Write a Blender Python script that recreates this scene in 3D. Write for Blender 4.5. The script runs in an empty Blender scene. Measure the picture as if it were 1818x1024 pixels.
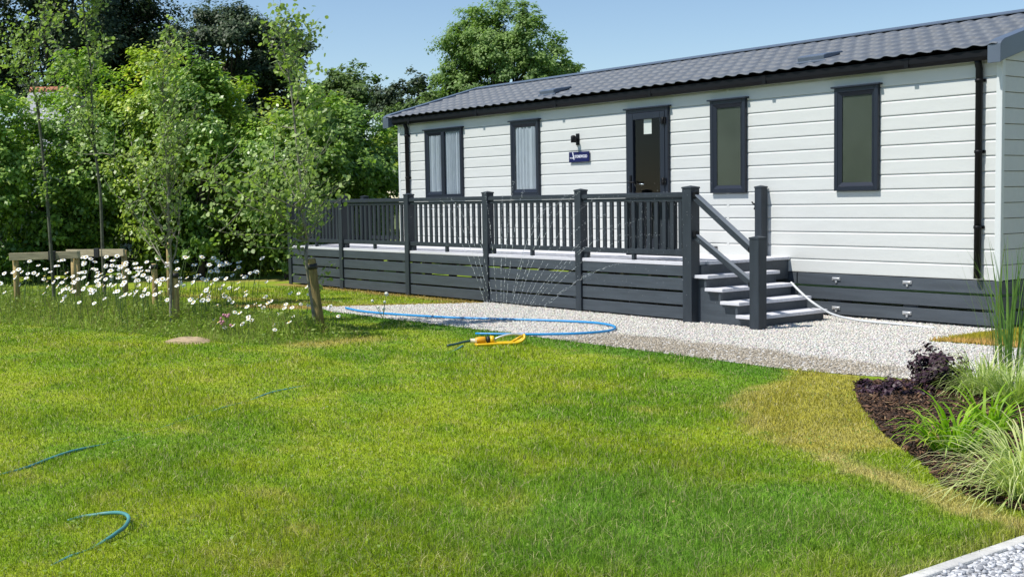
import bpy, math, random
import numpy as np
from mathutils import Vector, Matrix
rad = math.radians
S = bpy.context.scene
COL = S.collection
# ------------------------------------------------------------------ camera
CAM = np.array([6.543, -11.127, 1.367])
CR = np.array([0.61017151, 0.79208601, -0.01704369])
CU = np.array([-0.04741752, 0.05798439, 0.99719075])
CF = np.array([-0.79084911, 0.60764921, -0.07293918])
FPX = 2148.96
cd = bpy.data.cameras.new('camera'); cam = bpy.data.objects.new('camera', cd); COL.objects.link(cam)
cam.matrix_world = Matrix(((CR[0], CU[0], -CF[0], CAM[0]), (CR[1], CU[1], -CF[1], CAM[1]),
                           (CR[2], CU[2], -CF[2], CAM[2]), (0, 0, 0, 1)))
cd.sensor_width = 36; cd.lens = FPX / 1818 * 36; cd.clip_end = 2000; cd.clip_start = 0.05
S.camera = cam
# ------------------------------------------------------------------ world, sun, exposure
SUN_DIR = Vector((-0.32, -1.0, 1.65)).normalized()
SUN_EL = math.asin(SUN_DIR.z); SUN_ROT = math.atan2(SUN_DIR.x, SUN_DIR.y)
w = bpy.data.worlds.new('World'); S.world = w; w.use_nodes = True
nt = w.node_tree; bg = nt.nodes['Background']
sky = nt.nodes.new('ShaderNodeTexSky'); sky.sky_type = 'NISHITA'; sky.sun_disc = False
sky.sun_elevation = SUN_EL; sky.sun_rotation = SUN_ROT
sky.air_density = 1.0; sky.dust_density = 0.0; sky.ozone_density = 3.2; sky.altitude = 50
nt.links.new(sky.outputs[0], bg.inputs[0]); bg.inputs[1].default_value = 0.106
sl = bpy.data.lights.new('sun', 'SUN'); sl.energy = 4.5; sl.angle = rad(0.5); sl.color = (1.0, 0.96, 0.89)
so = bpy.data.objects.new('sun', sl); COL.objects.link(so); so.location = (-8, -20, 20)
so.rotation_euler = (-SUN_DIR).to_track_quat('-Z', 'Y').to_euler()
S.view_settings.view_transform = 'Standard'; S.view_settings.look = 'None'
S.view_settings.exposure = 0.32; S.view_settings.gamma = 1
try:
    S.cycles.max_bounces = 8; S.cycles.transparent_max_bounces = 12
except Exception:
    pass

# ------------------------------------------------------------------ helpers
def ray(x, y):
    d = CF * FPX + CR * (x - 909) - CU * (y - 512)
    return d / FPX
def at_depth(x, y, depth):
    return CAM + ray(x, y) * depth
def ground(x, y, z=0.0):
    d = ray(x, y); t = (z - CAM[2]) / d[2]
    return CAM + d * t
def upright(base, x, y):
    """point in the vertical plane facing the camera through base, seen at x, y"""
    n = np.array([CF[0], CF[1], 0]); d = ray(x, y)
    return CAM + d * (((np.asarray(base, float) - CAM) @ n) / (d @ n))

MATS = {}
def mat(name, col, rough=0.6, var=0.0, vscale=8.0, bump=0.0, bscale=60.0, spec=0.5, metal=0.0, col2=None, stretch=None):
    m = bpy.data.materials.new(name); m.use_nodes = True
    t = m.node_tree; b = t.nodes['Principled BSDF']
    b.inputs['Roughness'].default_value = rough; b.inputs['Metallic'].default_value = metal
    b.inputs['Specular IOR Level'].default_value = spec
    b.inputs['Base Color'].default_value = (*col, 1)
    tc = t.nodes.new('ShaderNodeTexCoord'); vec = tc.outputs['Object']
    if stretch:
        mp = t.nodes.new('ShaderNodeMapping'); mp.inputs['Scale'].default_value = stretch
        t.links.new(vec, mp.inputs[0]); vec = mp.outputs[0]
    if var > 0:
        n = t.nodes.new('ShaderNodeTexNoise'); n.inputs['Scale'].default_value = vscale; n.inputs['Detail'].default_value = 6
        t.links.new(vec, n.inputs[0])
        r = t.nodes.new('ShaderNodeValToRGB')
        c2 = col2 or tuple(c * (1 - var) for c in col)
        c1 = col if col2 else tuple(min(1, c * (1 + var)) for c in col)
        r.color_ramp.elements[0].position = 0.35; r.color_ramp.elements[1].position = 0.65
        r.color_ramp.elements[0].color = (*c2, 1); r.color_ramp.elements[1].color = (*c1, 1)
        t.links.new(n.outputs[0], r.inputs[0]); t.links.new(r.outputs[0], b.inputs['Base Color'])
    if bump > 0:
        n2 = t.nodes.new('ShaderNodeTexNoise'); n2.inputs['Scale'].default_value = bscale; n2.inputs['Detail'].default_value = 4
        t.links.new(vec, n2.inputs[0])
        bp = t.nodes.new('ShaderNodeBump'); bp.inputs['Strength'].default_value = bump; bp.inputs['Distance'].default_value = 0.01
        t.links.new(n2.outputs[0], bp.inputs['Height']); t.links.new(bp.outputs[0], b.inputs['Normal'])
    MATS[name] = m
    return m

def leaf_mat(name, dark, light, trans=0.35, rough=0.5, third=None, gloss=0.05):
    """colour from the per-leaf 'tint' attribute"""
    m = bpy.data.materials.new(name); m.use_nodes = True
    t = m.node_tree; b = t.nodes['Principled BSDF']; out = t.nodes['Material Output']
    a = t.nodes.new('ShaderNodeAttribute'); a.attribute_name = 'tint'
    r = t.nodes.new('ShaderNodeValToRGB'); r.color_ramp.elements[0].color = (*dark, 1); r.color_ramp.elements[1].color = (*light, 1)
    if third:
        e = r.color_ramp.elements.new(0.88); e.color = (*light, 1); r.color_ramp.elements[-1].color = (*third, 1)
    t.links.new(a.outputs['Fac'], r.inputs[0]); t.links.new(r.outputs[0], b.inputs['Base Color'])
    b.inputs['Roughness'].default_value = rough; b.inputs['Specular IOR Level'].default_value = gloss * 6
    tr = t.nodes.new('ShaderNodeBsdfTranslucent')
    mx = t.nodes.new('ShaderNodeMix'); mx.data_type = 'RGBA'; mx.blend_type = 'MULTIPLY'
    mx.inputs[0].default_value = 1.0; mx.inputs[7].default_value = (1.0, 1.18, 0.40, 1)
    t.links.new(r.outputs[0], mx.inputs[6]); t.links.new(mx.outputs[2], tr.inputs[0])
    ms = t.nodes.new('ShaderNodeMixShader'); ms.inputs[0].default_value = trans
    t.links.new(b.outputs[0], ms.inputs[1]); t.links.new(tr.outputs[0], ms.inputs[2]); t.links.new(ms.outputs[0], out.inputs[0])
    MATS[name] = m
    return m

def attr_mat(name, rough=0.8, bump=0.0, bscale=80, trans=0.0, var=0.0, vscale=40, spec=0.3):
    """colour from the 'col' attribute of the mesh"""
    m = bpy.data.materials.new(name); m.use_nodes = True
    t = m.node_tree; b = t.nodes['Principled BSDF']; out = t.nodes['Material Output']
    a = t.nodes.new('ShaderNodeAttribute'); a.attribute_name = 'col'
    src = a.outputs['Color']
    if var > 0:
        tc = t.nodes.new('ShaderNodeTexCoord')
        n = t.nodes.new('ShaderNodeTexNoise'); n.inputs['Scale'].default_value = vscale; n.inputs['Detail'].default_value = 5
        t.links.new(tc.outputs['Object'], n.inputs[0])
        mr = t.nodes.new('ShaderNodeMapRange'); mr.inputs[1].default_value = .3; mr.inputs[2].default_value = .7
        mr.inputs[3].default_value = 1 - var; mr.inputs[4].default_value = 1 + var
        t.links.new(n.outputs[0], mr.inputs[0])
        vm = t.nodes.new('ShaderNodeVectorMath'); vm.operation = 'SCALE'
        t.links.new(src, vm.inputs[0]); t.links.new(mr.outputs[0], vm.inputs[3]); src = vm.outputs[0]
    t.links.new(src, b.inputs['Base Color'])
    b.inputs['Roughness'].default_value = rough; b.inputs['Specular IOR Level'].default_value = spec
    if bump > 0:
        tc = t.nodes.new('ShaderNodeTexCoord')
        n2 = t.nodes.new('ShaderNodeTexNoise'); n2.inputs['Scale'].default_value = bscale
        t.links.new(tc.outputs['Object'], n2.inputs[0])
        bp = t.nodes.new('ShaderNodeBump'); bp.inputs['Strength'].default_value = bump; bp.inputs['Distance'].default_value = 0.02
        t.links.new(n2.outputs[0], bp.inputs['Height']); t.links.new(bp.outputs[0], b.inputs['Normal'])
    if trans > 0:
        tr = t.nodes.new('ShaderNodeBsdfTranslucent'); t.links.new(src, tr.inputs[0])
        ms = t.nodes.new('ShaderNodeMixShader'); ms.inputs[0].default_value = trans
        t.links.new(b.outputs[0], ms.inputs[1]); t.links.new(tr.outputs[0], ms.inputs[2]); t.links.new(ms.outputs[0], out.inputs[0])
    MATS[name] = m
    return m

def tag(o, label=None, cat=None, group=None, kind=None):
    if label: o['label'] = label
    if cat: o['category'] = cat
    if group: o['group'] = group
    if kind: o['kind'] = kind
    return o
OFF = {}
def empty(name, loc):
    o = bpy.data.objects.new(name, None); COL.objects.link(o); o.location = loc
    o.empty_display_size = 0.2; OFF[o] = np.array(loc, float)
    return o
def link_mesh(name, me, parent=None, mats=()):
    o = bpy.data.objects.new(name, me); COL.objects.link(o)
    for m in mats: me.materials.append(MATS[m] if isinstance(m, str) else m)
    if parent is not None:
        o.parent = parent; OFF[o] = OFF[parent]
    return o
def add_attr(me, name, arr, kind='FLOAT'):
    a = me.attributes.new(name, kind, 'POINT')
    if kind == 'FLOAT': a.data.foreach_set('value', np.ascontiguousarray(arr, np.float32).ravel())
    else: a.data.foreach_set('color', np.ascontiguousarray(arr, np.float32).ravel())
def np_mesh(name, V, F, attrs=None, matidx=None, smooth=False):
    """V (n,3), F (m,k) fixed-size faces"""
    V = np.ascontiguousarray(V, np.float32); F = np.ascontiguousarray(F, np.int32)
    me = bpy.data.meshes.new(name); k = F.shape[1]
    me.vertices.add(len(V)); me.vertices.foreach_set('co', V.ravel())
    me.loops.add(F.size); me.loops.foreach_set('vertex_index', F.ravel())
    me.polygons.add(len(F)); me.polygons.foreach_set('loop_start', np.arange(0, F.size, k, dtype=np.int32))
    if matidx is not None: me.polygons.foreach_set('material_index', np.ascontiguousarray(matidx, np.int32))
    if smooth: me.polygons.foreach_set('use_smooth', np.ones(len(F), bool))
    me.update(calc_edges=True)
    for n, (a, kd) in (attrs or {}).items(): add_attr(me, n, a, kd)
    return me

class MB:
    def __init__(s): s.v = []; s.f = []; s.mi = []; s.sm = []
    def add(s, vs, fs, mi=0, smooth=False):
        b = len(s.v); s.v += [tuple(map(float, p)) for p in vs]
        for f in fs: s.f.append([b + i for i in f]); s.mi.append(mi); s.sm.append(smooth)
        return s
    def hexa(s, p, mi=0):
        return s.add(p, [(0, 3, 2, 1), (4, 5, 6, 7), (0, 1, 5, 4), (1, 2, 6, 5), (2, 3, 7, 6), (3, 0, 4, 7)], mi)
    def box(s, x0, x1, y0, y1, z0, z1, mi=0):
        return s.hexa([(x0, y0, z0), (x1, y0, z0), (x1, y1, z0), (x0, y1, z0), (x0, y0, z1), (x1, y0, z1), (x1, y1, z1), (x0, y1, z1)], mi)
    def bar(s, a, b, wy, h, mi=0):
        """bar from a to b, h = thickness across in the vertical plane of the bar, wy = sideways width"""
        a = Vector(a); b = Vector(b); d = (b - a).normalized()
        side = d.cross(Vector((0, 0, 1)))
        side = side.normalized() if side.length > 1e-4 else Vector((1, 0, 0))
        up = side.cross(d).normalized(); P = []
        for p in (a, b):
            for i, j in ((-1, -1), (1, -1), (1, 1), (-1, 1)):
                P.append(p + side * (i * wy / 2) + up * (j * h / 2))
        return s.hexa(P, mi)
    def prism(s, poly, axis, a, b, mi=0):
        """poly = 2D points; axis 'x': points are (y,z); 'y': (x,z); 'z': (x,y)"""
        def mk(p, t): return {'x': (t, p[0], p[1]), 'y': (p[0], t, p[1]), 'z': (p[0], p[1], t)}[axis]
        n = len(poly)
        return s.add([mk(p, a) for p in poly] + [mk(p, b) for p in poly],
                     [tuple(range(n))[::-1], tuple(range(n, 2 * n))] + [(i, (i + 1) % n, n + (i + 1) % n, n + i) for i in range(n)], mi)
    def tube(s, pts, r, n=8, mi=0, caps=True):
        pts = [Vector(p) for p in pts]; rs = r if hasattr(r, '__len__') else [r] * len(pts)
        b = len(s.v); ref = None
        for i, p in enumerate(pts):
            d = (pts[min(i + 1, len(pts) - 1)] - pts[max(i - 1, 0)]).normalized()
            if ref is None: ref = d.orthogonal().normalized()
            ref = (ref - d * ref.dot(d))
            ref = ref.normalized() if ref.length > 1e-6 else d.orthogonal().normalized()
            o = d.cross(ref)
            for k in range(n):
                a = 2 * math.pi * k / n; q = p + (ref * math.cos(a) + o * math.sin(a)) * rs[i]
                s.v.append(tuple(q))
        for i in range(len(pts) - 1):
            for k in range(n):
                s.f.append([b + i * n + k, b + i * n + (k + 1) % n, b + (i + 1) * n + (k + 1) % n, b + (i + 1) * n + k]); s.mi.append(mi); s.sm.append(True)
        if caps:
            s.f.append([b + k for k in range(n)][::-1]); s.mi.append(mi); s.sm.append(False)
            e = b + (len(pts) - 1) * n
            s.f.append([e + k for k in range(n)]); s.mi.append(mi); s.sm.append(False)
        return s
    def lathe(s, c, prof, n=16, mi=0, axis=(0, 0, 1)):
        q = Vector((0, 0, 1)).rotation_difference(Vector(axis)); b = len(s.v); c = Vector(c)
        for r, z in prof:
            for k in range(n):
                a = 2 * math.pi * k / n
                s.v.append(tuple(c + q @ Vector((r * math.cos(a), r * math.sin(a), z))))
        for i in range(len(prof) - 1):
            for k in range(n):
                s.f.append([b + i * n + k, b + i * n + (k + 1) % n, b + (i + 1) * n + (k + 1) % n, b + (i + 1) * n + k]); s.mi.append(mi); s.sm.append(True)
        return s
    def build(s, name, mats, parent=None, bevel=0.0, loc=None):
        me = bpy.data.meshes.new(name)
        off = OFF[parent] if parent is not None else (np.array(loc, float) if loc is not None else np.zeros(3))
        v = np.array(s.v) - off
        me.from_pydata([tuple(p) for p in v], [], s.f)
        me.polygons.foreach_set('material_index', s.mi); me.polygons.foreach_set('use_smooth', s.sm); me.update()
        o = link_mesh(name, me, parent, mats if isinstance(mats, (list, tuple)) else [mats])
        if parent is None:
            o.location = tuple(off); OFF[o] = off
        if bevel:
            bv = o.modifiers.new('bevel', 'BEVEL'); bv.width = bevel; bv.segments = 2; bv.limit_method = 'ANGLE'; bv.angle_limit = rad(50)
        return o

def spline(pts, n=8):
    P = [np.array(p, float) for p in pts]; P = [2 * P[0] - P[1]] + P + [2 * P[-1] - P[-2]]; out = []
    for i in range(1, len(P) - 2):
        for k in range(n):
            t = k / n
            out.append(0.5 * ((2 * P[i]) + (-P[i - 1] + P[i + 1]) * t + (2 * P[i - 1] - 5 * P[i] + 4 * P[i + 1] - P[i + 2]) * t * t + (-P[i - 1] + 3 * P[i] - 3 * P[i + 1] + P[i + 2]) * t ** 3))
    out.append(P[-2]); return out

def vnoise(x, y, scale, seed):
    x = np.asarray(x) * scale + 1000.3; y = np.asarray(y) * scale + 1000.7
    tab = np.random.default_rng(seed).random(65536)
    xi = np.floor(x).astype(np.int64); yi = np.floor(y).astype(np.int64); fx = x - xi; fy = y - yi
    fx = fx * fx * (3 - 2 * fx); fy = fy * fy * (3 - 2 * fy)
    def h(a, b): return tab[((a * 7919) ^ (b * 104729)) & 65535]
    return (h(xi, yi) * (1 - fx) + h(xi + 1, yi) * fx) * (1 - fy) + (h(xi, yi + 1) * (1 - fx) + h(xi + 1, yi + 1) * fx) * fy
def fbm(x, y, scale, seed, o=4):
    s = 0; a = 0.5; n = 0
    for i in range(o):
        s = s + a * vnoise(x, y, scale * 2 ** i, seed + i); n += a; a *= 0.55
    return s / n
def in_poly(x, y, poly):
    x = np.asarray(x); y = np.asarray(y); r = np.zeros(x.shape, bool); n = len(poly)
    for i in range(n):
        x0, y0 = poly[i]; x1, y1 = poly[(i + 1) % n]
        if y0 == y1: continue
        c = ((y0 > y) != (y1 > y)) & (x < (x1 - x0) * (y - y0) / (y1 - y0) + x0); r ^= c
    return r
def d_line(x, y, pts):
    best = np.full(np.shape(x), 1e9)
    for (x0, y0), (x1, y1) in zip(pts[:-1], pts[1:]):
        dx, dy = x1 - x0, y1 - y0; t = np.clip(((x - x0) * dx + (y - y0) * dy) / (dx * dx + dy * dy + 1e-12), 0, 1)
        best = np.minimum(best, np.hypot(x - x0 - t * dx, y - y0 - t * dy))
    return best
def sstep(a, b, x):
    t = np.clip((x - a) / (b - a), 0, 1); return t * t * (3 - 2 * t)

# ------------------------------------------------------------------ materials
mat('wall_white', (0.585, 0.60, 0.583), 0.55, 0.02, 3, 0.12, 90, spec=0.4, stretch=(1, 6, 6))
mat('trim_white', (0.62, 0.65, 0.645), 0.45)
mat('anthracite', (0.028, 0.034, 0.045), 0.42, 0.08, 4)
mat('black_plastic', (0.006, 0.0065, 0.008), 0.5, spec=0.2)
mat('frame_dark', (0.017, 0.022, 0.034), 0.35, spec=0.35)
mat('rail_dark', (0.030, 0.038, 0.048), 0.45, 0.12, 5, 0.15, 40, spec=0.35, stretch=(3, 3, 0.6))
mat('deck_dark', (0.050, 0.062, 0.076), 0.5, 0.12, 5, 0.15, 40, stretch=(0.6, 6, 6))
mat('skirt_dark', (0.060, 0.073, 0.088), 0.55, 0.15, 3, 0.2, 60, stretch=(0.5, 5, 5))
mat('deck_pale', (0.60, 0.60, 0.64), 0.6, 0.08, 4, 0.2, 50, stretch=(0.5, 8, 8))
mat('roof_tile', (0.100, 0.115, 0.138), 0.6, 0.1, 9, 0.15, 150)
mat('roof_trim', (0.10, 0.125, 0.165), 0.3, 0.05, 4)
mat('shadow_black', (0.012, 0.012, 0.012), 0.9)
mat('blind', (0.075, 0.088, 0.072), 0.7, 0.12, 2.5, spec=0.05)
mat('curtain', (0.40, 0.44, 0.50), 0.85, 0.08, 6, stretch=(6, 1, 1))
mat('paper', (0.75, 0.75, 0.72), 0.7)
mat('chrome', (0.75, 0.76, 0.78), 0.22, metal=1.0)
mat('galv', (0.62, 0.63, 0.64), 0.35, metal=0.6)
mat('sign_blue', (0.006, 0.009, 0.075), 0.35, spec=0.3)
mat('rail_top', (0.15, 0.17, 0.20), 0.35)
mat('sign_white', (0.8, 0.82, 0.9), 0.5)
mat('block_grey', (0.16, 0.17, 0.19), 0.8, 0.2, 10, 0.3)
mat('pipe_pale', (0.55, 0.57, 0.58), 0.4)
mat('hose_blue', (0.02, 0.27, 0.60), 0.35)
mat('hose_teal', (0.07, 0.25, 0.24), 0.45, 0.2, 8)
mat('hose_green', (0.01, 0.05, 0.045), 0.4)
mat('yellow', (0.85, 0.50, 0.012), 0.35, 0.06, 30)
mat('orange_yellow', (0.80, 0.36, 0.014), 0.35)
mat('cream', (0.7, 0.6, 0.42), 0.4)
mat('alu', (0.62, 0.64, 0.62), 0.35, metal=0.5)
mat('stake_wood', (0.40, 0.29, 0.12), 0.8, 0.3, 5, 0.4, 40, stretch=(6, 6, 0.8))
mat('stake_old', (0.20, 0.15, 0.055), 0.85, 0.4, 6, 0.5, 40, stretch=(6, 6, 0.8))
mat('rail_wood', (0.40, 0.34, 0.22), 0.8, 0.2, 5, 0.3, 40, stretch=(1, 1, 6))
mat('rubber', (0.012, 0.012, 0.012), 0.6)
mat('bark_pale', (0.22, 0.20, 0.16), 0.8, 0.35, 14, 0.4, 60)
mat('bark_green', (0.085, 0.09, 0.06), 0.8, 0.35, 14, 0.4, 60)
mat('bark_dark', (0.05, 0.042, 0.032), 0.9, 0.35, 6, 0.5, 30)
mat('soil', (0.045, 0.027, 0.016), 0.95, 0.4, 12, 0.6, 40)
mat('mound_soil', (0.36, 0.27, 0.16), 0.95, 0.3, 20, 0.8, 50)
mat('kerb', (0.55, 0.54, 0.51), 0.85, 0.15, 6, 0.4, 80)
mat('slate', (0.30, 0.31, 0.34), 0.7, 0.12, 3, 0.3, 20)
mat('terracotta', (0.45, 0.18, 0.10), 0.8, 0.1, 6)
mat('render_wall', (0.5, 0.48, 0.44), 0.9, 0.08, 2)
mat('field', (0.10, 0.13, 0.03), 0.9, 0.25, 0.6)
leaf_mat('leaf_hedge', (0.065, 0.145, 0.025), (0.35, 0.53, 0.10), 0.36, rough=0.38, gloss=0.09, third=(0.62, 0.70, 0.18))
leaf_mat('leaf_hedge_yellow', (0.12, 0.20, 0.02), (0.50, 0.62, 0.08), 0.38, rough=0.38, gloss=0.09, third=(0.74, 0.70, 0.17))
leaf_mat('leaf_hedge_deep', (0.06, 0.14, 0.025), (0.28, 0.45, 0.09), 0.34, rough=0.4, gloss=0.08)
leaf_mat('leaf_hedge_shade', (0.02, 0.04, 0.010), (0.055, 0.095, 0.022), 0.15)  # inner hedge row: shade under the hedge painted into a darker leaf colour
leaf_mat('leaf_dark', (0.028, 0.052, 0.024), (0.075, 0.115, 0.05), 0.25)
leaf_mat('leaf_mid', (0.07, 0.125, 0.035), (0.17, 0.26, 0.065), 0.35)
leaf_mat('leaf_big', (0.12, 0.21, 0.06), (0.29, 0.42, 0.12), 0.42)
leaf_mat('leaf_sapling', (0.17, 0.25, 0.07), (0.42, 0.52, 0.20), 0.4, rough=0.45, gloss=0.05, third=(0.50, 0.56, 0.28))
leaf_mat('leaf_lily', (0.20, 0.40, 0.015), (0.42, 0.60, 0.05), 0.45, rough=0.4, third=(0.5, 0.45, 0.12))
leaf_mat('leaf_sedge', (0.26, 0.38, 0.08), (0.74, 0.76, 0.38), 0.42, rough=0.45, third=(0.82, 0.76, 0.46))
leaf_mat('leaf_reed', (0.07, 0.16, 0.03), (0.19, 0.32, 0.07), 0.3, third=(0.3, 0.26, 0.10))
leaf_mat('leaf_purple', (0.018, 0.008, 0.014), (0.07, 0.035, 0.05), 0.15, rough=0.45, gloss=0.05)
leaf_mat('weed', (0.13, 0.22, 0.03), (0.36, 0.45, 0.09), 0.35, third=(0.36, 0.30, 0.12))
mat('petal', (0.85, 0.85, 0.83), 0.6); mat('daisy_eye', (0.65, 0.42, 0.02), 0.7); mat('stem', (0.09, 0.15, 0.03), 0.6)
mat('clover_pink', (0.50, 0.22, 0.28), 0.8, 0.2, 60)
mat('seedhead', (0.72, 0.72, 0.62), 0.9)
attr_mat('lawn', 0.95, 0.5, 60, var=0.18, vscale=30)
attr_mat('blade', 0.6, trans=0.42, spec=0.12)
attr_mat('stones', 0.8, 0.25, 200, spec=0.3)
attr_mat('chips', 0.75, 0.5, 90, spec=0.35)

def glass_mat(name, tint=(1, 1, 1), rough=0.02, boost=1.0):
    m = bpy.data.materials.new(name); m.use_nodes = True; t = m.node_tree; out = t.nodes['Material Output']
    t.nodes.remove(t.nodes['Principled BSDF'])
    tr = t.nodes.new('ShaderNodeBsdfTransparent'); tr.inputs[0].default_value = (*tint, 1)
    gl = t.nodes.new('ShaderNodeBsdfGlossy'); gl.inputs['Roughness'].default_value = rough; gl.inputs[0].default_value = (.45, .45, .45, 1)
    lw = t.nodes.new('ShaderNodeLayerWeight'); lw.inputs[0].default_value = 0.5
    pw = t.nodes.new('ShaderNodeMath'); pw.operation = 'POWER'; pw.inputs[1].default_value = 4.0
    ma = t.nodes.new('ShaderNodeMath'); ma.operation = 'MULTIPLY_ADD'; ma.inputs[1].default_value = 0.8; ma.inputs[2].default_value = 0.045 * boost
    ms = t.nodes.new('ShaderNodeMixShader')
    t.links.new(lw.outputs['Facing'], pw.inputs[0]); t.links.new(pw.outputs[0], ma.inputs[0])
    t.links.new(ma.outputs[0], ms.inputs[0]); t.links.new(tr.outputs[0], ms.inputs[1]); t.links.new(gl.outputs[0], ms.inputs[2])
    t.links.new(ms.outputs[0], out.inputs[0]); MATS[name] = m
glass_mat('glass', (0.9, 0.93, 0.92)); glass_mat('glass_dim', (0.85, 0.88, 0.85), 0.12)
def water_mat():
    m = bpy.data.materials.new('water_drop'); m.use_nodes = True; t = m.node_tree; b = t.nodes['Principled BSDF']
    b.inputs['Base Color'].default_value = (0.9, 0.93, 0.96, 1); b.inputs['Roughness'].default_value = 0.15
    b.inputs['Transmission Weight'].default_value = 0.35; b.inputs['IOR'].default_value = 1.33
    MATS['water_drop'] = m
water_mat()

def gravel_mat(name, c1, c2, c3, scale):
    m = bpy.data.materials.new(name); m.use_nodes = True; t = m.node_tree; b = t.nodes['Principled BSDF']
    tc = t.nodes.new('ShaderNodeTexCoord'); v = t.nodes.new('ShaderNodeTexVoronoi'); v.inputs['Scale'].default_value = scale
    t.links.new(tc.outputs['Object'], v.inputs[0])
    r = t.nodes.new('ShaderNodeValToRGB'); r.color_ramp.elements[0].color = (*c1, 1); r.color_ramp.elements[1].color = (*c3, 1)
    e = r.color_ramp.elements.new(0.5); e.color = (*c2, 1)
    sp = t.nodes.new('ShaderNodeSeparateColor'); t.links.new(v.outputs['Color'], sp.inputs[0]); t.links.new(sp.outputs[0], r.inputs[0])
    t.links.new(r.outputs[0], b.inputs['Base Color']); b.inputs['Roughness'].default_value = 0.9
    bp = t.nodes.new('ShaderNodeBump'); bp.inputs['Strength'].default_value = 1; bp.inputs['Distance'].default_value = 0.015; bp.invert = True
    t.links.new(v.outputs['Distance'], bp.inputs['Height']); t.links.new(bp.outputs[0], b.inputs['Normal']); MATS[name] = m
gravel_mat('gravel_pale', (0.36, 0.34, 0.31), (0.56, 0.54, 0.50), (0.72, 0.70, 0.66), 42)
gravel_mat('gravel_grey', (0.24, 0.24, 0.25), (0.46, 0.47, 0.48), (0.7, 0.7, 0.7), 42)

# ------------------------------------------------------------------ ground layout
GRAVEL = [(-7.62, -3.48), (-6.5, -1.62), (-6.5, 0.3), (0.03, 0.3), (0.02, -0.5), (0.06, -1.32), (0.9, -1.22), (3.4, -1.45), (9, -1.6), (9, -3.3),
          (1.6, -3.35), (1.1, -3.45), (0.8, -3.55), (0.3, -3.65), (-1.0, -3.63), (-2.4, -3.62), (-3.4, -3.61), (-5.45, -3.65), (-6.9, -3.66)]
BED = [(1.17, -3.84), (1.23, -3.97), (1.46, -4.27), (1.83, -4.7), (2.31, -5.2), (2.71, -5.56), (3.03, -5.82), (3.32, -6.13), (3.67, -6.29), (4.4, -6.33),
       (9, -6.1), (9, -3.3), (1.6, -3.35), (1.3, -3.6)]
WILD = [(-16, -9.4), (-12.5, -8.5), (-8.54, -7.2), (-7.53, -6.86), (-6.54, -6.56), (-5.53, -6.33), (-4.61, -6.1), (-4.19, -5.86), (-4.0, -5.4),
        (-4.1, -4.75), (-4.8, -4.45), (-6.2, -4.5), (-7.5, -4.75), (-9.0, -4.6), (-11, -4.6), (-14, -5.6), (-17, -6.5)]
KERBX = 4.03
GRAVEL_POLY = np.array(GRAVEL)

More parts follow.
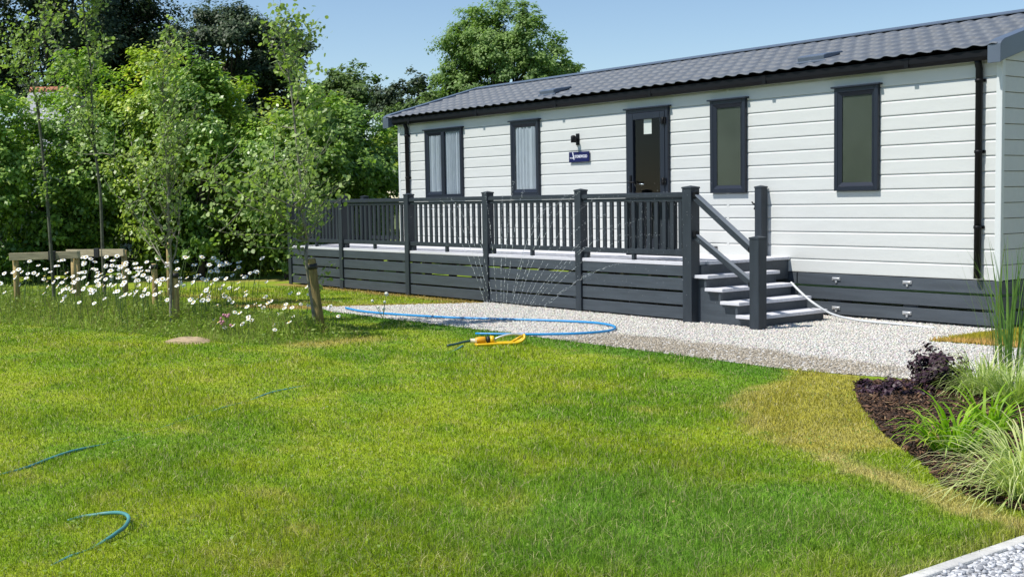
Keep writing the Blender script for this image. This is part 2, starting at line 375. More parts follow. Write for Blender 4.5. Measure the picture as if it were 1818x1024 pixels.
def lawn_col(x, y):
    """the lawn's own colours: fresh green, yellowed, straw; worn strips along its edges"""
    x = np.asarray(x, float); y = np.asarray(y, float)
    green = np.array([0.110, 0.185, 0.012]); yel = np.array([0.208, 0.242, 0.014]); straw = np.array([0.31, 0.255, 0.10]); deep = np.array([0.075, 0.155, 0.014])
    burnt = np.array([0.33, 0.22, 0.085]); olive = np.array([0.235, 0.205, 0.026])
    n1 = fbm(x, y, 0.8, 3); n2 = fbm(x, y, 2.6, 11); n3 = fbm(x * .6, y * 1.5, 5.5, 23)
    k = sstep(0.32, 0.64, n1 * 0.42 + n2 * 0.34 + n3 * .24)[..., None]
    c = green * (1 - k) + yel * k
    n4 = fbm(x, y * 1.3, 14, 31)
    ks = (sstep(0.54, 0.78, n2 * .25 + n3 * .3 + n4 * .45) * 0.75)[..., None]; c = c * (1 - ks) + straw * ks
    dcam = np.hypot(x - CAM[0], y - CAM[1])
    # fresh green along the gravel and at the near right corner
    e = d_line(x, y, [(-7, -3.66), (-3, -3.62), (0.6, -3.7)])
    kg = (sstep(0.75, 0.1, e + (n2 - .5) * .5) * sstep(1.0, 0.2, x))[..., None]; c = c * (1 - kg) + deep * kg
    kc = (sstep(1.5, 0.3, np.hypot((x - 3.1) * 1.0, (y + 7.55) * 1.1) + (n2 - .5) * 0.9) * 0.85)[..., None]; c = c * (1 - kc) + np.array([0.125, 0.220, 0.034]) * kc
    # faded turf round the bed
    DRY = [(0.30, -3.7), (0.52, -4.0), (0.72, -4.5), (1.05, -5.12), (1.37, -5.45), (1.8, -5.80), (2.29, -6.05), (2.62, -6.1), (2.75, -5.6), (2.31, -5.2), (1.46, -4.27), (1.17, -3.8), (0.9, -3.5)]
    n5 = fbm(x, y, 9, 91)
    jx = x + (n3 - .5) * .16 + (n5 - .5) * .10; jy = y + (n2 - .5) * .12 + (fbm(x, y, 9, 97) - .5) * .12
    ins = in_poly(jx, jy, DRY)
    edge = d_line(jx, jy, DRY[2:8])
    soft = (sstep(0, .16, d_line(jx, jy, DRY[:9])) * ins)[ins][..., None]
    c[ins] = c[ins] * (1 - soft) + soft * (olive * 0.72 + straw * 0.28) * (0.72 + 0.55 * (n3[ins] * .5 + fbm(x[ins], y[ins], 14, 77) * .5)[..., None])
    ke = (sstep(0.22, 0.05, np.abs(edge - .06)) * ins * sstep(.3, .6, n5) * .75)[..., None]; c = c * (1 - ke) + straw * ke
    kb = (sstep(0.55, 0.1, np.hypot(x - 2.35, y + 5.45) + (n2 - .5) * .4) * ins * .7)[..., None]; c = c * (1 - kb * .7) + (straw * .9 + burnt * .1) * kb * .7
    # worn strip between bed and kerb
    st = d_line(jx, jy, [(2.62, -6.02), (3.0, -6.19), (3.36, -6.27), (3.65, -6.43), (4.0, -6.55)])
    kk = (sstep(0.16, 0.05, st + (n3 - .5) * .14) * .9)[..., None]; c = c * (1 - kk) + np.array([0.34, 0.27, 0.135]) * kk
    tf = (sstep(.24, .08, np.hypot((x - 2.86) * .8, y + 5.86) + (n2 - .5) * .2) * .8)[..., None]; c = c * (1 - tf) + (green * .6 + yel * .4) * tf
    kq = (sstep(0.14, 0.0, np.abs(x - KERBX)) * 0.5 * (y < -6))[..., None]; c = c * (1 - kq) + straw * .8 * kq
    # scorched edge beside the gravel's left end, along the skirt, and in front of the trees
    b1 = np.minimum(d_line(x, y, [(-8.6, -4.1), (-7.62, -3.48), (-6.5, -1.62)]), d_line(x, y, [(-12.2, -1.6), (-6.5, -1.6)]) + .1)
    kb = (sstep(0.42, 0.12, b1 + (n2 - .5) * .3) * (x < -6.3))[..., None]; c = c * (1 - kb) + burnt * .8 * kb
    b2 = np.minimum(np.hypot((x + 3.95), (y + 5.3) * .6) - .1, d_line(x, y, [(-15.5, -3.2), (-13.2, -1.0)]) - .2)
    kb = (sstep(0.35, 0.1, b2 + (n2 - .5) * .3))[..., None] * .8; c = c * (1 - kb) + (straw * .7 + burnt * .3) * kb
    b3 = d_line(x, y, [(-12, -4.2), (-9, -3.3), (-7.5, -2.9)])
    kb = (sstep(0.3, 0.05, b3 + (n2 - .5) * .5))[..., None] * .6; c = c * (1 - kb) + burnt * .7 * kb
    far = sstep(11, 15, dcam)[..., None]; c = c * (1 - far * .12)
    return c * np.array([1.72, 1.86, 1.3])

# big ground sheet, then the sheets lying on it
mb = MB(); mb.add([(-400, -400, -0.02), (400, -400, -0.02), (400, 400, -0.02), (-400, 400, -0.02)], [(0, 1, 2, 3)])
tag(mb.build('ground', 'field'), kind='structure')
gx = np.arange(-19, 4.05, 0.08); gy = np.arange(-12.5, 4.0, 0.08)
X, Y = np.meshgrid(gx, gy, indexing='ij'); nx, ny = X.shape
idx = np.arange(nx * ny).reshape(nx, ny)
F = np.stack([idx[:-1, :-1], idx[1:, :-1], idx[1:, 1:], idx[:-1, 1:]], -1).reshape(-1, 4)
C = lawn_col(X.ravel(), Y.ravel()) * 0.75
V = np.stack([X.ravel(), Y.ravel(), np.zeros(nx * ny) - 0.004], -1)
lawn = link_mesh('lawn', np_mesh('lawn', V, F, {'col': (np.c_[C, np.ones(len(C))], 'FLOAT_COLOR')}), None, ['lawn']); tag(lawn, kind='structure')
mb = MB(); mb.add([(x, y, 0.0) for x, y in GRAVEL], [tuple(range(len(GRAVEL)))[::-1]]); tag(mb.build('gravel_path', 'gravel_pale'), kind='structure')
mb = MB(); mb.add([(x, y, 0.004) for x, y in BED], [tuple(range(len(BED)))]); tag(mb.build('planting_bed', 'soil'), kind='structure')
mb = MB(); mb.add([(KERBX + .060, -13, 0.0), (9, -13, 0.0), (9, -6.35, 0.0), (KERBX + .060, -6.35, 0.0)], [(0, 1, 2, 3)]); tag(mb.build('garden_path', 'gravel_grey'), kind='structure')
mb = MB(); mb.box(KERBX, KERBX + .058, -13, -6.33, -0.03, 0.012); tag(mb.build('kerb', 'kerb', bevel=0.008), kind='structure')

def scatter(poly, n, rng, bounds=None):
    P = np.array(poly); lo = P.min(0); hi = P.max(0)
    if bounds is not None: lo = np.maximum(lo, bounds[0]); hi = np.minimum(hi, bounds[1])
    p = rng.random((n, 2)) * (hi - lo) + lo
    return p[in_poly(p[:, 0], p[:, 1], poly)]

# loose stones on the gravel: squashed, jittered octahedra
OCT = np.array([(1, 0, 0), (-1, 0, 0), (0, 1, 0), (0, -1, 0), (0, 0, 1), (0, 0, -1)], float)
OCF = np.array([(0, 2, 4), (2, 1, 4), (1, 3, 4), (3, 0, 4), (2, 0, 5), (1, 2, 5), (3, 1, 5), (0, 3, 5)])
CUB = np.array([(-1, -1, -1), (1, -1, -1), (1, 1, -1), (-1, 1, -1), (-1, -1, 1), (1, -1, 1), (1, 1, 1), (-1, 1, 1)], float) * .62
CUF = np.array([(0, 3, 2, 1), (4, 5, 6, 7), (0, 1, 5, 4), (1, 2, 6, 5), (2, 3, 7, 6), (3, 0, 4, 7)])
def pebbles(name, xy, size, cols, rng, flat=0.6, base=0.0):
    n = len(xy); s = size * rng.uniform(0.6, 1.4, n)
    V = CUB[None] * (1 + rng.uniform(-.35, .35, (n, 8, 1))) * s[:, None, None] * np.stack([np.ones(n), rng.uniform(.6, 1, n), np.full(n, flat)], -1)[:, None, :]
    a = rng.random(n) * 6.283; t = rng.normal(0, .35, n)
    ct, st = np.cos(t), np.sin(t)
    x, y, z = V[..., 0], V[..., 1], V[..., 2]
    y, z = y * ct[:, None] - z * st[:, None], y * st[:, None] + z * ct[:, None]
    ca, sa = np.cos(a)[:, None], np.sin(a)[:, None]
    V = np.stack([x * ca - y * sa + xy[:, :1], x * sa + y * ca + xy[:, 1:2], z + (base + s * flat * .45)[:, None]], -1)
    F = (CUF[None] + (np.arange(n) * 8)[:, None, None]).reshape(-1, 4)
    C = np.repeat(np.c_[cols, np.ones(n)], 8, 0)
    me = np_mesh(name, V.reshape(-1, 3), F, {'col': (C, 'FLOAT_COLOR')})
    return me
rng = np.random.default_rng(5)
xy = scatter(GRAVEL, 90000, rng, ((-8, -3.7), (3.6, 0.1)))
xy = xy[~((xy[:, 1] > -1.5) & (xy[:, 0] < -2.6))]
wet = sstep(-2.75, -3.0, xy[:, 1] + (fbm(xy[:, 0], xy[:, 1], 3, 8) - .5) * .35) * sstep(-3.0, -2.2, xy[:, 0]) * sstep(1.5, .8, xy[:, 0])
g = rng.random(len(xy)) ** 0.8
base = np.array([0.50, 0.48, 0.445])[None] + (np.array([0.78, 0.77, 0.74]) - np.array([0.50, 0.48, 0.445]))[None] * g[:, None]
base *= (1 + rng.normal(0, .05, (len(xy), 3))) * np.array([.92, .90, .86])
darkc = np.array([0.20, 0.17, 0.125])[None] + np.array([0.32, 0.29, 0.24])[None] * g[:, None]
cols = base * (1 - wet[:, None]) + darkc * wet[:, None]
o = link_mesh('gravel_stones', pebbles('gravel_stones', xy, 0.0102, np.clip(cols, 0, 1), rng), None, ['stones'])
tag(o, 'pale crushed limestone gravel along the dark decking and caravan', 'gravel', kind='stuff')
xy = scatter([(KERBX + .060, -9.5), (6, -9.5), (6, -6.33), (KERBX + .060, -6.33)], 11000, rng)
g = rng.random(len(xy)); cols = np.array([0.25, 0.26, 0.28])[None] + np.array([0.5, 0.5, 0.5])[None] * g[:, None]
o = link_mesh('path_stones', pebbles('path_stones', xy, 0.0125, cols, rng), None, ['stones'])
tag(o, 'grey and white chippings of the garden path beyond the kerb', 'gravel', kind='stuff')
# bark mulch
xy = scatter(BED, 30000, rng, ((1.1, -6.4), (4.6, -3.3)))
n = len(xy); g = rng.random(n)
cols = np.array([0.026, 0.014, 0.009])[None] + np.array([0.20, 0.105, 0.055])[None] * (g ** 2.3)[:, None]
pale = g > 0.955; cols[pale] = np.array([0.30, 0.20, 0.11])
s = rng.uniform(0.012, 0.052, n) * rng.uniform(.6, 1, n)
V = CUB[None] * (1 + rng.uniform(-.3, .3, (n, 8, 1))) * np.stack([s, s * rng.uniform(.14, .34, n), s * .14], -1)[:, None, :]
a = rng.random(n) * 6.283; t = rng.normal(0, .42, n); ct, st = np.cos(t)[:, None], np.sin(t)[:, None]; ca, sa = np.cos(a)[:, None], np.sin(a)[:, None]
x, y, z = V[..., 0], V[..., 1], V[..., 2]; x, z = x * ct - z * st, x * st + z * ct
V = np.stack([x * ca - y * sa + xy[:, :1], x * sa + y * ca + xy[:, 1:], z + rng.uniform(.008, .026, n)[:, None]], -1)
me = np_mesh('bark_mulch', V.reshape(-1, 3), (CUF[None] + (np.arange(n) * 8)[:, None, None]).reshape(-1, 4), {'col': (np.repeat(np.c_[cols, np.ones(n)], 8, 0), 'FLOAT_COLOR')})
tag(link_mesh('bark_mulch', me, None, ['chips']), 'dark brown bark mulch covering the planting bed', 'mulch', kind='stuff')

# ------------------------------------------------------------------ grass
def blades(name, xy, h, wd, cols, rng, lean=0.45, base=0.0):
    n = len(xy); a = rng.random(n) * 6.283; l = np.abs(rng.normal(0, lean, n)); az = rng.random(n) * 6.283
    px, py = np.cos(a) * wd / 2, np.sin(a) * wd / 2
    dx, dy = np.cos(az) * l * h, np.sin(az) * l * h
    z0 = np.full(n, 0.0) + base
    def row(t, wk, k2):
        cx = xy[:, 0] + dx * k2; cy = xy[:, 1] + dy * k2; cz = z0 + h * t
        return np.stack([cx - px * wk, cy - py * wk, cz], -1), np.stack([cx + px * wk, cy + py * wk, cz], -1)
    r0 = row(0, 1, 0); r1 = row(0.55, 0.85, 0.35); r2 = row(1 - 0.2 * np.minimum(l, 1), 0.18, 1.0)
    V = np.stack([r0[0], r0[1], r1[0], r1[1], r2[0], r2[1]], 1).reshape(-1, 3)
    F = (np.array([(0, 1, 3, 2), (2, 3, 5, 4)])[None] + (np.arange(n) * 6)[:, None, None]).reshape(-1, 4)
    C = np.repeat(np.c_[cols, np.ones(n)], 6, 0)
    return np_mesh(name, V, F, {'col': (C, 'FLOAT_COLOR')})
def view_scatter(n, d0, d1, rng, p=1.0):
    u = rng.random(n)
    d = d0 * (d1 / d0) ** u if p == 1.0 else (d0 ** (1 - p) + u * (d1 ** (1 - p) - d0 ** (1 - p))) ** (1 / (1 - p))
    s = rng.uniform(-0.98, 0.66, n)
    f = np.array([CF[0], CF[1]]) / np.hypot(CF[0], CF[1]); r = np.array([f[1], -f[0]])
    return CAM[None, :2] + d[:, None] * (f[None] + s[:, None] * r[None]), d
rng = np.random.default_rng(21)
xy, d = view_scatter(1250000, 3.6, 20, rng, 1.2)
m = ~in_poly(xy[:, 0], xy[:, 1], GRAVEL) & ~in_poly(xy[:, 0], xy[:, 1], BED) & (xy[:, 0] < KERBX - 0.005 + rng.normal(0, .012, len(xy))) & (xy[:, 1] < 0.5) & ~((xy[:, 0] > -12.15) & (xy[:, 1] > -1.55)) & ~((xy[:, 0] > 0.5) & (xy[:, 1] > -3.6))
xy = xy[m]; d = d[m]
cols = lawn_col(xy[:, 0], xy[:, 1]); n = len(xy)
cols *= (0.45 + 1.15 * rng.random(n) ** 1.1)[:, None]
st = rng.random(n) < 0.13; cols[st] = np.array([0.74, 0.66, 0.34]) * rng.uniform(.5, 1.15, st.sum())[:, None]
dkb = rng.random(n) < .2; cols[dkb] *= np.array([.42, .5, .5])
lush = fbm(xy[:, 0], xy[:, 1], 1.6, 41)
h = (0.013 + 0.011 * sstep(.4, .65, lush)) * rng.uniform(.5, 1.7, n) * (1 + .6 * sstep(2.0, .4, np.hypot(xy[:, 0] - 3.1, xy[:, 1] + 7.55)))
wd = 0.0024 * np.maximum(1, d / 5.0) * rng.uniform(.7, 1.3, n)
o = link_mesh('lawn_grass', blades('lawn_grass', xy, h, wd, cols, rng, .85, -0.004), None, ['blade'])
tag(o, 'short mown grass of the lawn, part green and part yellowed', 'grass', kind='stuff')
xy, d = view_scatter(26000, 3.8, 15, rng, 1.0)
pk = fbm(xy[:, 0], xy[:, 1], 2.2, 55) > .53
m = pk & ~in_poly(xy[:, 0], xy[:, 1], GRAVEL) & ~in_poly(xy[:, 0], xy[:, 1], BED) & (xy[:, 0] < KERBX - .03) & (xy[:, 1] < -3.75)
LAWN_WEEDS = xy[m]
# grassy verge at the caravan's right end: a low mound of faded turf
VERGE = [(0.06, -1.30), (0.5, -1.22), (1.2, -1.2), (3.4, -1.45), (6, -1.5), (6, 3), (0.5, 2), (0.25, 0.0), (0.10, -0.5)]
gx = np.arange(0.04, 6, 0.06); gy = np.arange(-1.6, 3, 0.06); X, Y = np.meshgrid(gx, gy, indexing='ij'); nx, ny = X.shape
def verge_h(x, y):
    e = d_line(x, y, VERGE + VERGE[:1]); return 0.10 * sstep(0, .7, e) + 0.005
hz = verge_h(X, Y); ins = in_poly(X, Y, VERGE)
idx = np.arange(nx * ny).reshape(nx, ny)
F = np.stack([idx[:-1, :-1], idx[1:, :-1], idx[1:, 1:], idx[:-1, 1:]], -1).reshape(-1, 4)
F = F[ins.ravel()[F].all(1)]
C = (np.array([0.27, 0.225, 0.05])[None] * (0.8 + .4 * fbm(X.ravel(), Y.ravel(), 4, 9))[:, None])
me = np_mesh('grass_verge', np.stack([X.ravel(), Y.ravel(), hz.ravel()], -1), F, {'col': (np.c_[C, np.ones(len(C))], 'FLOAT_COLOR')}, smooth=True)
tag(link_mesh('grass_verge', me, None, ['lawn']), kind='structure')
xy = scatter(VERGE, 60000, rng, ((0, -1.4), (3, 1.5))); n = len(xy)
e = d_line(xy[:, 0], xy[:, 1], VERGE[:5])
k = sstep(.25, .02, e + (fbm(xy[:, 0], xy[:, 1], 5, 3) - .5) * .2)[:, None]
cols = (np.array([0.50, 0.45, 0.05]) * (1 - k) + np.array([0.75, 0.50, 0.18]) * k) * rng.uniform(.6, 1.3, n)[:, None]
o = link_mesh('verge_grass', blades('verge_grass', xy, rng.uniform(.02, .05, n), np.full(n, .006), cols, rng, .6, verge_h(xy[:, 0], xy[:, 1]) - .004), None, ['blade'])
tag(o, 'yellowed grass on the verge at the caravan corner', 'grass', kind='stuff')

# ------------------------------------------------------------------ caravan
XL, XR, DEP = -11.01, 0.0, 3.66
ZB, PB = 0.482, 0.155
RY = DEP / 2                       # ridge line
EY, EZ, RZ = -0.135, 2.782, 3.345   # eave edge and ridge heights of the tile plane
def roof_z(y): return EZ + (RZ - EZ) * (y - EY) / (RY - EY)
car = empty('caravan', (XL / 2, DEP / 2, 0))
tag(car, 'long white clad static caravan with a dark tiled roof behind the decking', 'caravan')
def board_poly(z0, z1):
    """cross-section (y, z) of one shiplap board: lip at the foot, cove at the head"""
    return [(-0.001, z0 + .004), (-.016, z0 + .004), (-.018, z0 + .012), (-.017, z1 - .020), (-.006, z1 - .002), (-.001, z1 + .003)]
mb = MB(); k = 0
z = ZB
while z < 2.72:
    z1 = min(z + PB, 2.76)
    cuts = [XL, -7.262, -7.230, -3.585, -3.553, XR - .05]
    for a, b in ((XL + .03, -7.262), (-7.230, -5.235 if .72 < z < 2.38 else -3.585), (-4.64, -3.585), (-3.553, XR - .045)):
        if a == -4.64 and not .72 < z < 2.38: continue
        mb.prism(board_poly(z, z1), 'x', a, b)
    z += PB
mb.box(-7.265, -7.227, -.017, -.002, ZB, 2.75); mb.box(-3.588, -3.550, -.017, -.002, ZB, 2.75)
mb.build('front_cladding', 'wall_white', car)
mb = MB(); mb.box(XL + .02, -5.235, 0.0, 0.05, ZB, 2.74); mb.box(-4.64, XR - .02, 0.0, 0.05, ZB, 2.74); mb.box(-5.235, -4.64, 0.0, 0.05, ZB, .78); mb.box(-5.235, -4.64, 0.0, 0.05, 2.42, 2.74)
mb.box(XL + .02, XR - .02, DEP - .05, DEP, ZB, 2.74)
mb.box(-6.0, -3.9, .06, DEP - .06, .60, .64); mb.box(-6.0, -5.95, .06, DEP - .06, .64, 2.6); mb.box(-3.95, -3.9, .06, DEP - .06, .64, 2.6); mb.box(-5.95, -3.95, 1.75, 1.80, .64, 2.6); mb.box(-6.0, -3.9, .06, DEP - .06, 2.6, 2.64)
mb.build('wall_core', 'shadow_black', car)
for X0, sgn, nm in ((XR, 1, 'end_cladding'), (XL, -1, 'end_cladding')):
    mb = MB(); z = ZB
    def yr(zz):
        top = roof_z(0) - .08
        if zz <= top: return 0.03, DEP - .03
        t = (zz - top) / (RZ - .08 - top); return min(.03 + t * RY, RY), max(DEP - .03 - t * RY, RY)
    while z < RZ - .12:
        z1 = min(z + PB, RZ - .09); a0, b0 = yr(z); a1, b1 = yr(z1)
        o0, o1 = X0 + sgn * .012, X0 + sgn * .004
        xi = X0 - sgn * .03
        P = [(xi, a0, z), (o0, a0, z + .004), (o0, b0, z + .004), (xi, b0, z), (xi, a1, z1), (o1, a1, z1 - .004), (o1, b1, z1 - .004), (xi, b1, z1)]
        if sgn > 0: P = [P[i] for i in (1, 2, 3, 0, 5, 6, 7, 4)]
        mb.hexa(P); z += PB
    mb.build(nm, 'wall_white', car)
for x0, x1 in ((XL - .016, XL + .045), (XR - .052, XR + .016)):
    mb = MB(); mb.box(x0, x1, -.022, .035, ZB - .004, 2.70)
    mb.build('corner_trim', 'trim_white', car, bevel=.008)
# roof: pressed tile sheets with waves across and steps down the slope
def roof_sheet(y0, z0, y1, z1, name, x0, x1):
    L = math.hypot(y1 - y0, z1 - z0); xs = np.arange(x0, x1 + .001, .0168)
    row = L / 7.0; ss = []
    for i in range(7): ss += [(i * row, .019), (i * row + row * .5, .010), (i * row + row - .004, .001)]
    ss += [(L, .001)]
    sv = np.array([q[0] for q in ss]); so_ = np.array([q[1] for q in ss])
    ty, tz = (y1 - y0) / L, (z1 - z0) / L; ny_, nz_ = -tz * (1 if ty > 0 else -1), abs(ty)
    prof = .022 * (0.5 + 0.5 * np.cos(2 * np.pi * xs / .2016)) ** 1.3
    joint = np.where(np.abs(((xs + .04) % 1.21) - .6) < .010, .007, 0)
    hgt = prof[:, None] + so_[None] + joint[:, None]
    # scalloped lower edges: the step swings down a little on each crest
    sw = sv[None] - 0.018 * (0.5 + 0.5 * np.cos(2 * np.pi * xs / .2016))[:, None] * (sv[None] < L - .01)
    V = np.stack([np.repeat(xs[:, None], len(sv), 1), y0 + ty * sw + ny_ * hgt, z0 + tz * sw + nz_ * hgt], -1)
    # skirt the lower edge down to give the sheet a visible thickness
    low = V[:, :1].copy(); low[..., 2] -= .010; V = np.concatenate([low, V], 1)
    a, b = V.shape[:2]; idx = np.arange(a * b).reshape(a, b)
    F = np.stack([idx[:-1, :-1], idx[1:, :-1], idx[1:, 1:], idx[:-1, 1:]], -1).reshape(-1, 4)
    me = np_mesh(name, V.reshape(-1, 3) - OFF[car], F, smooth=False)
    return link_mesh(name, me, car, ['roof_tile'])
rf = roof_sheet(EY - .03, EZ - .008, RY, RZ, 'roof', XL - .20, XR + .06)
rb = roof_sheet(DEP + .27, EZ - .008, RY, RZ, 'roof', XL - .20, XR + .06)
mb = MB(); th = math.atan2(RZ - EZ, RY - EY)
for sg in (-1, 1):
    yy = lambda d: RY + sg * d * math.cos(th)
    zz = lambda d: RZ + .040 - d * math.sin(th)
    x = XL - .10
    while x < XR:
        x1 = min(x + 1.18, XR + .02)
        mb.prism([(yy(-.004), zz(0)), (yy(.15), zz(.15)), (yy(.15), zz(.15) + .012), (yy(-.004), zz(0) + .014)], 'x', x, x1 - .004); x += 1.18
mb.build('ridge_cap', 'roof_trim', rf)
# bargeboards: a plate over the tile ends, a deep outer face and a rounded nose at the eave
for xo, xi in ((XL - .235, XL - .06), (XR + .085, XR - .055)):
    mb = MB()
    for sg in (-1, 1):
        ys = EY - .045 if sg < 0 else DEP - EY + .045
        zt = lambda y: roof_z(y if sg < 0 else DEP - y) + .055
        ym = ys + .07 * (-sg)
        lo, hi = min(xo, xi), max(xo, xi)
        prof = [(ym, zt(ym)), (ys + .022 * (-sg), zt(ys) - .008), (ys, zt(ys) - .035), (ys, zt(ys) - .215), (ym, zt(ym) - .205), (RY, zt(RY) - .20), (RY, zt(RY))]
        mb.prism(prof, 'x', lo, hi)
    mb.build('bargeboard', 'roof_trim', car, bevel=.006)
mb = MB(); mb.box(XL - .06, XR - .02, -.055, .02, 2.70, 2.735); mb.box(XL - .06, XR - .02, -.045, -.022, 2.66, 2.765)
mb.build('soffit', 'black_plastic', car)
mb = MB()
gp = [(EY + .09, 2.75), (EY + .09, 2.67), (EY + .075, 2.655), (EY + .015, 2.655), (EY - .012, 2.69), (EY - .012, 2.752), (EY - .004, 2.752), (EY - .004, 2.70), (EY + .02, 2.668), (EY + .08, 2.668), (EY + .082, 2.75)]
mb.prism(gp, 'x', XL + .02, XR - .01)
for x in np.arange(XL + .5, XR, 1.9): mb.box(x, x + .05, EY - .016, EY + .0, 2.66, 2.757)
mb.build('gutter', 'black_plastic', car)
for x in (-0.212, -10.69):
    mb = MB(); mb.tube([(x, -.085, 2.67), (x, -.08, 2.63), (x, -.058, 2.58), (x, -.058, ZB + .02)], .035, 14)
    for zc in (1.0, 1.75, 2.45): mb.tube([(x, -.058, zc), (x, -.058, zc + .03)], .041, 14); mb.box(x - .055, x + .055, -.03, -.018, zc, zc + .03)
    mb.build('downpipe', 'black_plastic', car)
# roof vents: low hooded wedges
for x0, x1, y0 in ((-7.33, -7.0, .10), (-2.60, -2.22, .10)):
    y1 = y0 + .34; zz0 = roof_z(y0) + .028; zz1 = roof_z(y1) + .03
    mb = MB(); mb.prism([(y0, zz0), (y0 - .01, zz0 + .062), (y0 + .05, zz0 + .082), (y1, zz1 + .028), (y1, zz1)], 'x', x0, x1)
    mb.box(x0 - .03, x1 + .03, y0 - .012, y0 + .02, zz0 - .02, zz0 + .012)
    mb.build('roof_vent', 'roof_trim', rf, bevel=.012)
# windows
FY0, FY1 = -.062, -.015
def window(x0, x1, z0, z1, kind, mull=None):
    mb = MB(); f = .048
    mb.box(x0, x0 + f, FY0, FY1, z0, z1); mb.box(x1 - f, x1, FY0, FY1, z0, z1)
    mb.box(x0 + f, x1 - f, FY0, FY1, z0, z0 + f); mb.box(x0 + f, x1 - f, FY0, FY1, z1 - f, z1)
    if mull: mb.box(mull - .04, mull + .04, FY0 - .002, FY1, z0 + f, z1 - f)
    mb.box(x0 - .03, x1 + .03, FY0 - .025, FY1, z1 - .002, z1 + .018)
    fr = mb.build('window', 'frame_dark', car, bevel=.004)
    lights = [(x0 + f, (mull - .04) if mull else x1 - f)] + ([(mull + .04, x1 - f)] if mull else [])
    for i, (a, b) in enumerate(lights):
        if i == 0:           # the opening sash, with bevelled beads
            m2 = MB(); s = .042; ya, yb = FY0 + .004, FY1
            yi = FY0 + .026; A, B = z0 + f + .002, z1 - f - .002; aa, bb = a + .002, b - .002
            m2.add([(aa, ya, A), (bb, ya, A), (bb - s, yi, A + s), (aa + s, yi, A + s), (aa, ya, B), (bb, ya, B), (bb - s, yi, B - s), (aa + s, yi, B - s),
                    (aa + s, yb, A + s), (bb - s, yb, A + s), (bb - s, yb, B - s), (aa + s, yb, B - s)],
                   [(0, 1, 2, 3), (5, 4, 7, 6), (4, 0, 3, 7), (1, 5, 6, 2), (3, 2, 9, 8), (2, 6, 10, 9), (6, 7, 11, 10), (7, 3, 8, 11)])
            m2.build('sash', 'frame_dark', fr); pa, pb, pz0, pz1 = aa + s, bb - s, A + s, B - s
        else: pa, pb, pz0, pz1 = a, b, z0 + f, z1 - f
        m3 = MB(); yg = -.045 if kind == 'net' else -.034; m3.add([(pa, yg, pz0), (pb, yg, pz0), (pb, yg, pz1), (pa, yg, pz1)], [(0, 1, 2, 3)]); m3.build('pane', 'glass' if kind == 'net' else 'glass_dim', fr)
        if kind == 'net':
            rg = np.random.default_rng(int(abs(x0) * 100) + i); n = 90; xs = np.linspace(pa, pb, n)
            ph = np.cumsum(np.repeat(rg.uniform(.08, .95, n // 6), 6)); yw = -.0315 + .0115 * np.sin(ph)
            zs = np.linspace(pz0, pz1, 8)
            V = np.stack([np.repeat(xs[:, None], 8, 1), yw[:, None] * np.ones(8)[None], np.repeat(zs[None], n, 0)], -1).reshape(-1, 3)
            idx = np.arange(n * 8).reshape(n, 8); F = np.stack([idx[:-1, :-1], idx[1:, :-1], idx[1:, 1:], idx[:-1, 1:]], -1).reshape(-1, 4)
            link_mesh('net_curtain', np_mesh('net_curtain', V - OFF[fr], F, smooth=True), fr, ['curtain'])
        else:
            m4 = MB(); m4.box(pa, pb, -.026, -.0205, pz0, pz1); m4.build('blind', 'blind', fr)
window(-10.152, -9.11, 1.428, 2.515, 'net', -9.63)
window(-7.842, -7.185, 1.428, 2.518, 'net')
window(-3.82, -3.255, 1.405, 2.525, 'blind')
window(-1.962, -1.392, 1.402, 2.528, 'blind')
# door
dx0, dx1, dz0, dz1 = -5.325, -4.548, .665, 2.52
mb = MB(); f = .05
mb.box(dx0, dx0 + f, FY0, FY1, dz0, dz1); mb.box(dx1 - f, dx1, FY0, FY1, dz0, dz1); mb.box(dx0 + f, dx1 - f, FY0, FY1, dz1 - f, dz1)
mb.box(dx0 - .03, dx1 + .03, FY0 - .025, FY1, dz1 - .002, dz1 + .018); mb.box(dx0 + f, dx1 - f, FY0, FY1, dz0, dz0 + .04)
door = mb.build('door', 'frame_dark', car, bevel=.004)
tag(door, 'dark framed door with a single tall glass pane')
mb = MB(); a, b, c, d = dx0 + f + .003, dx1 - f - .003, dz0 + .043, dz1 - f - .003; s = .085
mb.box(a, a + s, FY0 - .006, FY1, c, d); mb.box(b - s, b, FY0 - .006, FY1, c, d); mb.box(a + s, b - s, FY0 - .006, FY1, c, c + .12); mb.box(a + s, b - s, FY0 - .006, FY1, d - s, d)
mb.build('door_leaf', 'frame_dark', door, bevel=.006)
mb = MB(); mb.add([(a + s, -.04, c + .12), (b - s, -.04, c + .12), (b - s, -.04, d - s), (a + s, -.04, d - s)], [(0, 1, 2, 3)]); mb.build('pane', 'glass', door)
mat('dark_interior', (0.03, 0.03, 0.028), 0.9)
mb = MB(); mb.box(-5.0, -4.7, 1.2, 1.5, .64, 1.45); mb.box(-5.02, -4.68, 1.18, 1.52, 1.45, 1.48); mb.build('inner_cupboard', 'dark_interior', door)
mb = MB(); mb.box(-5.01, -4.865, -.0345, -.0335, 2.19, 2.385); mb.build('notice', 'paper', door)
for zc in (.95, 1.57, 2.345):
    mb = MB(); mb.tube([(b - .012, FY0 - .022, zc - .045), (b - .012, FY0 - .022, zc + .045)], .014, 10); mb.box(b - .06, b + .03, FY0 - .016, FY0 - .005, zc - .04, zc + .04)
    mb.build('hinge', 'black_plastic', door)
mb = MB(); hx = a + .045
mb.box(hx - .016, hx + .016, FY0 - .018, FY0 - .005, 1.44, 1.66); mb.tube([(hx, FY0 - .01, 1.57), (hx, FY0 - .055, 1.57), (hx + .03, FY0 - .06, 1.57), (hx + .13, FY0 - .058, 1.565)], .010, 10)
mb.build('handle', 'black_plastic', door)
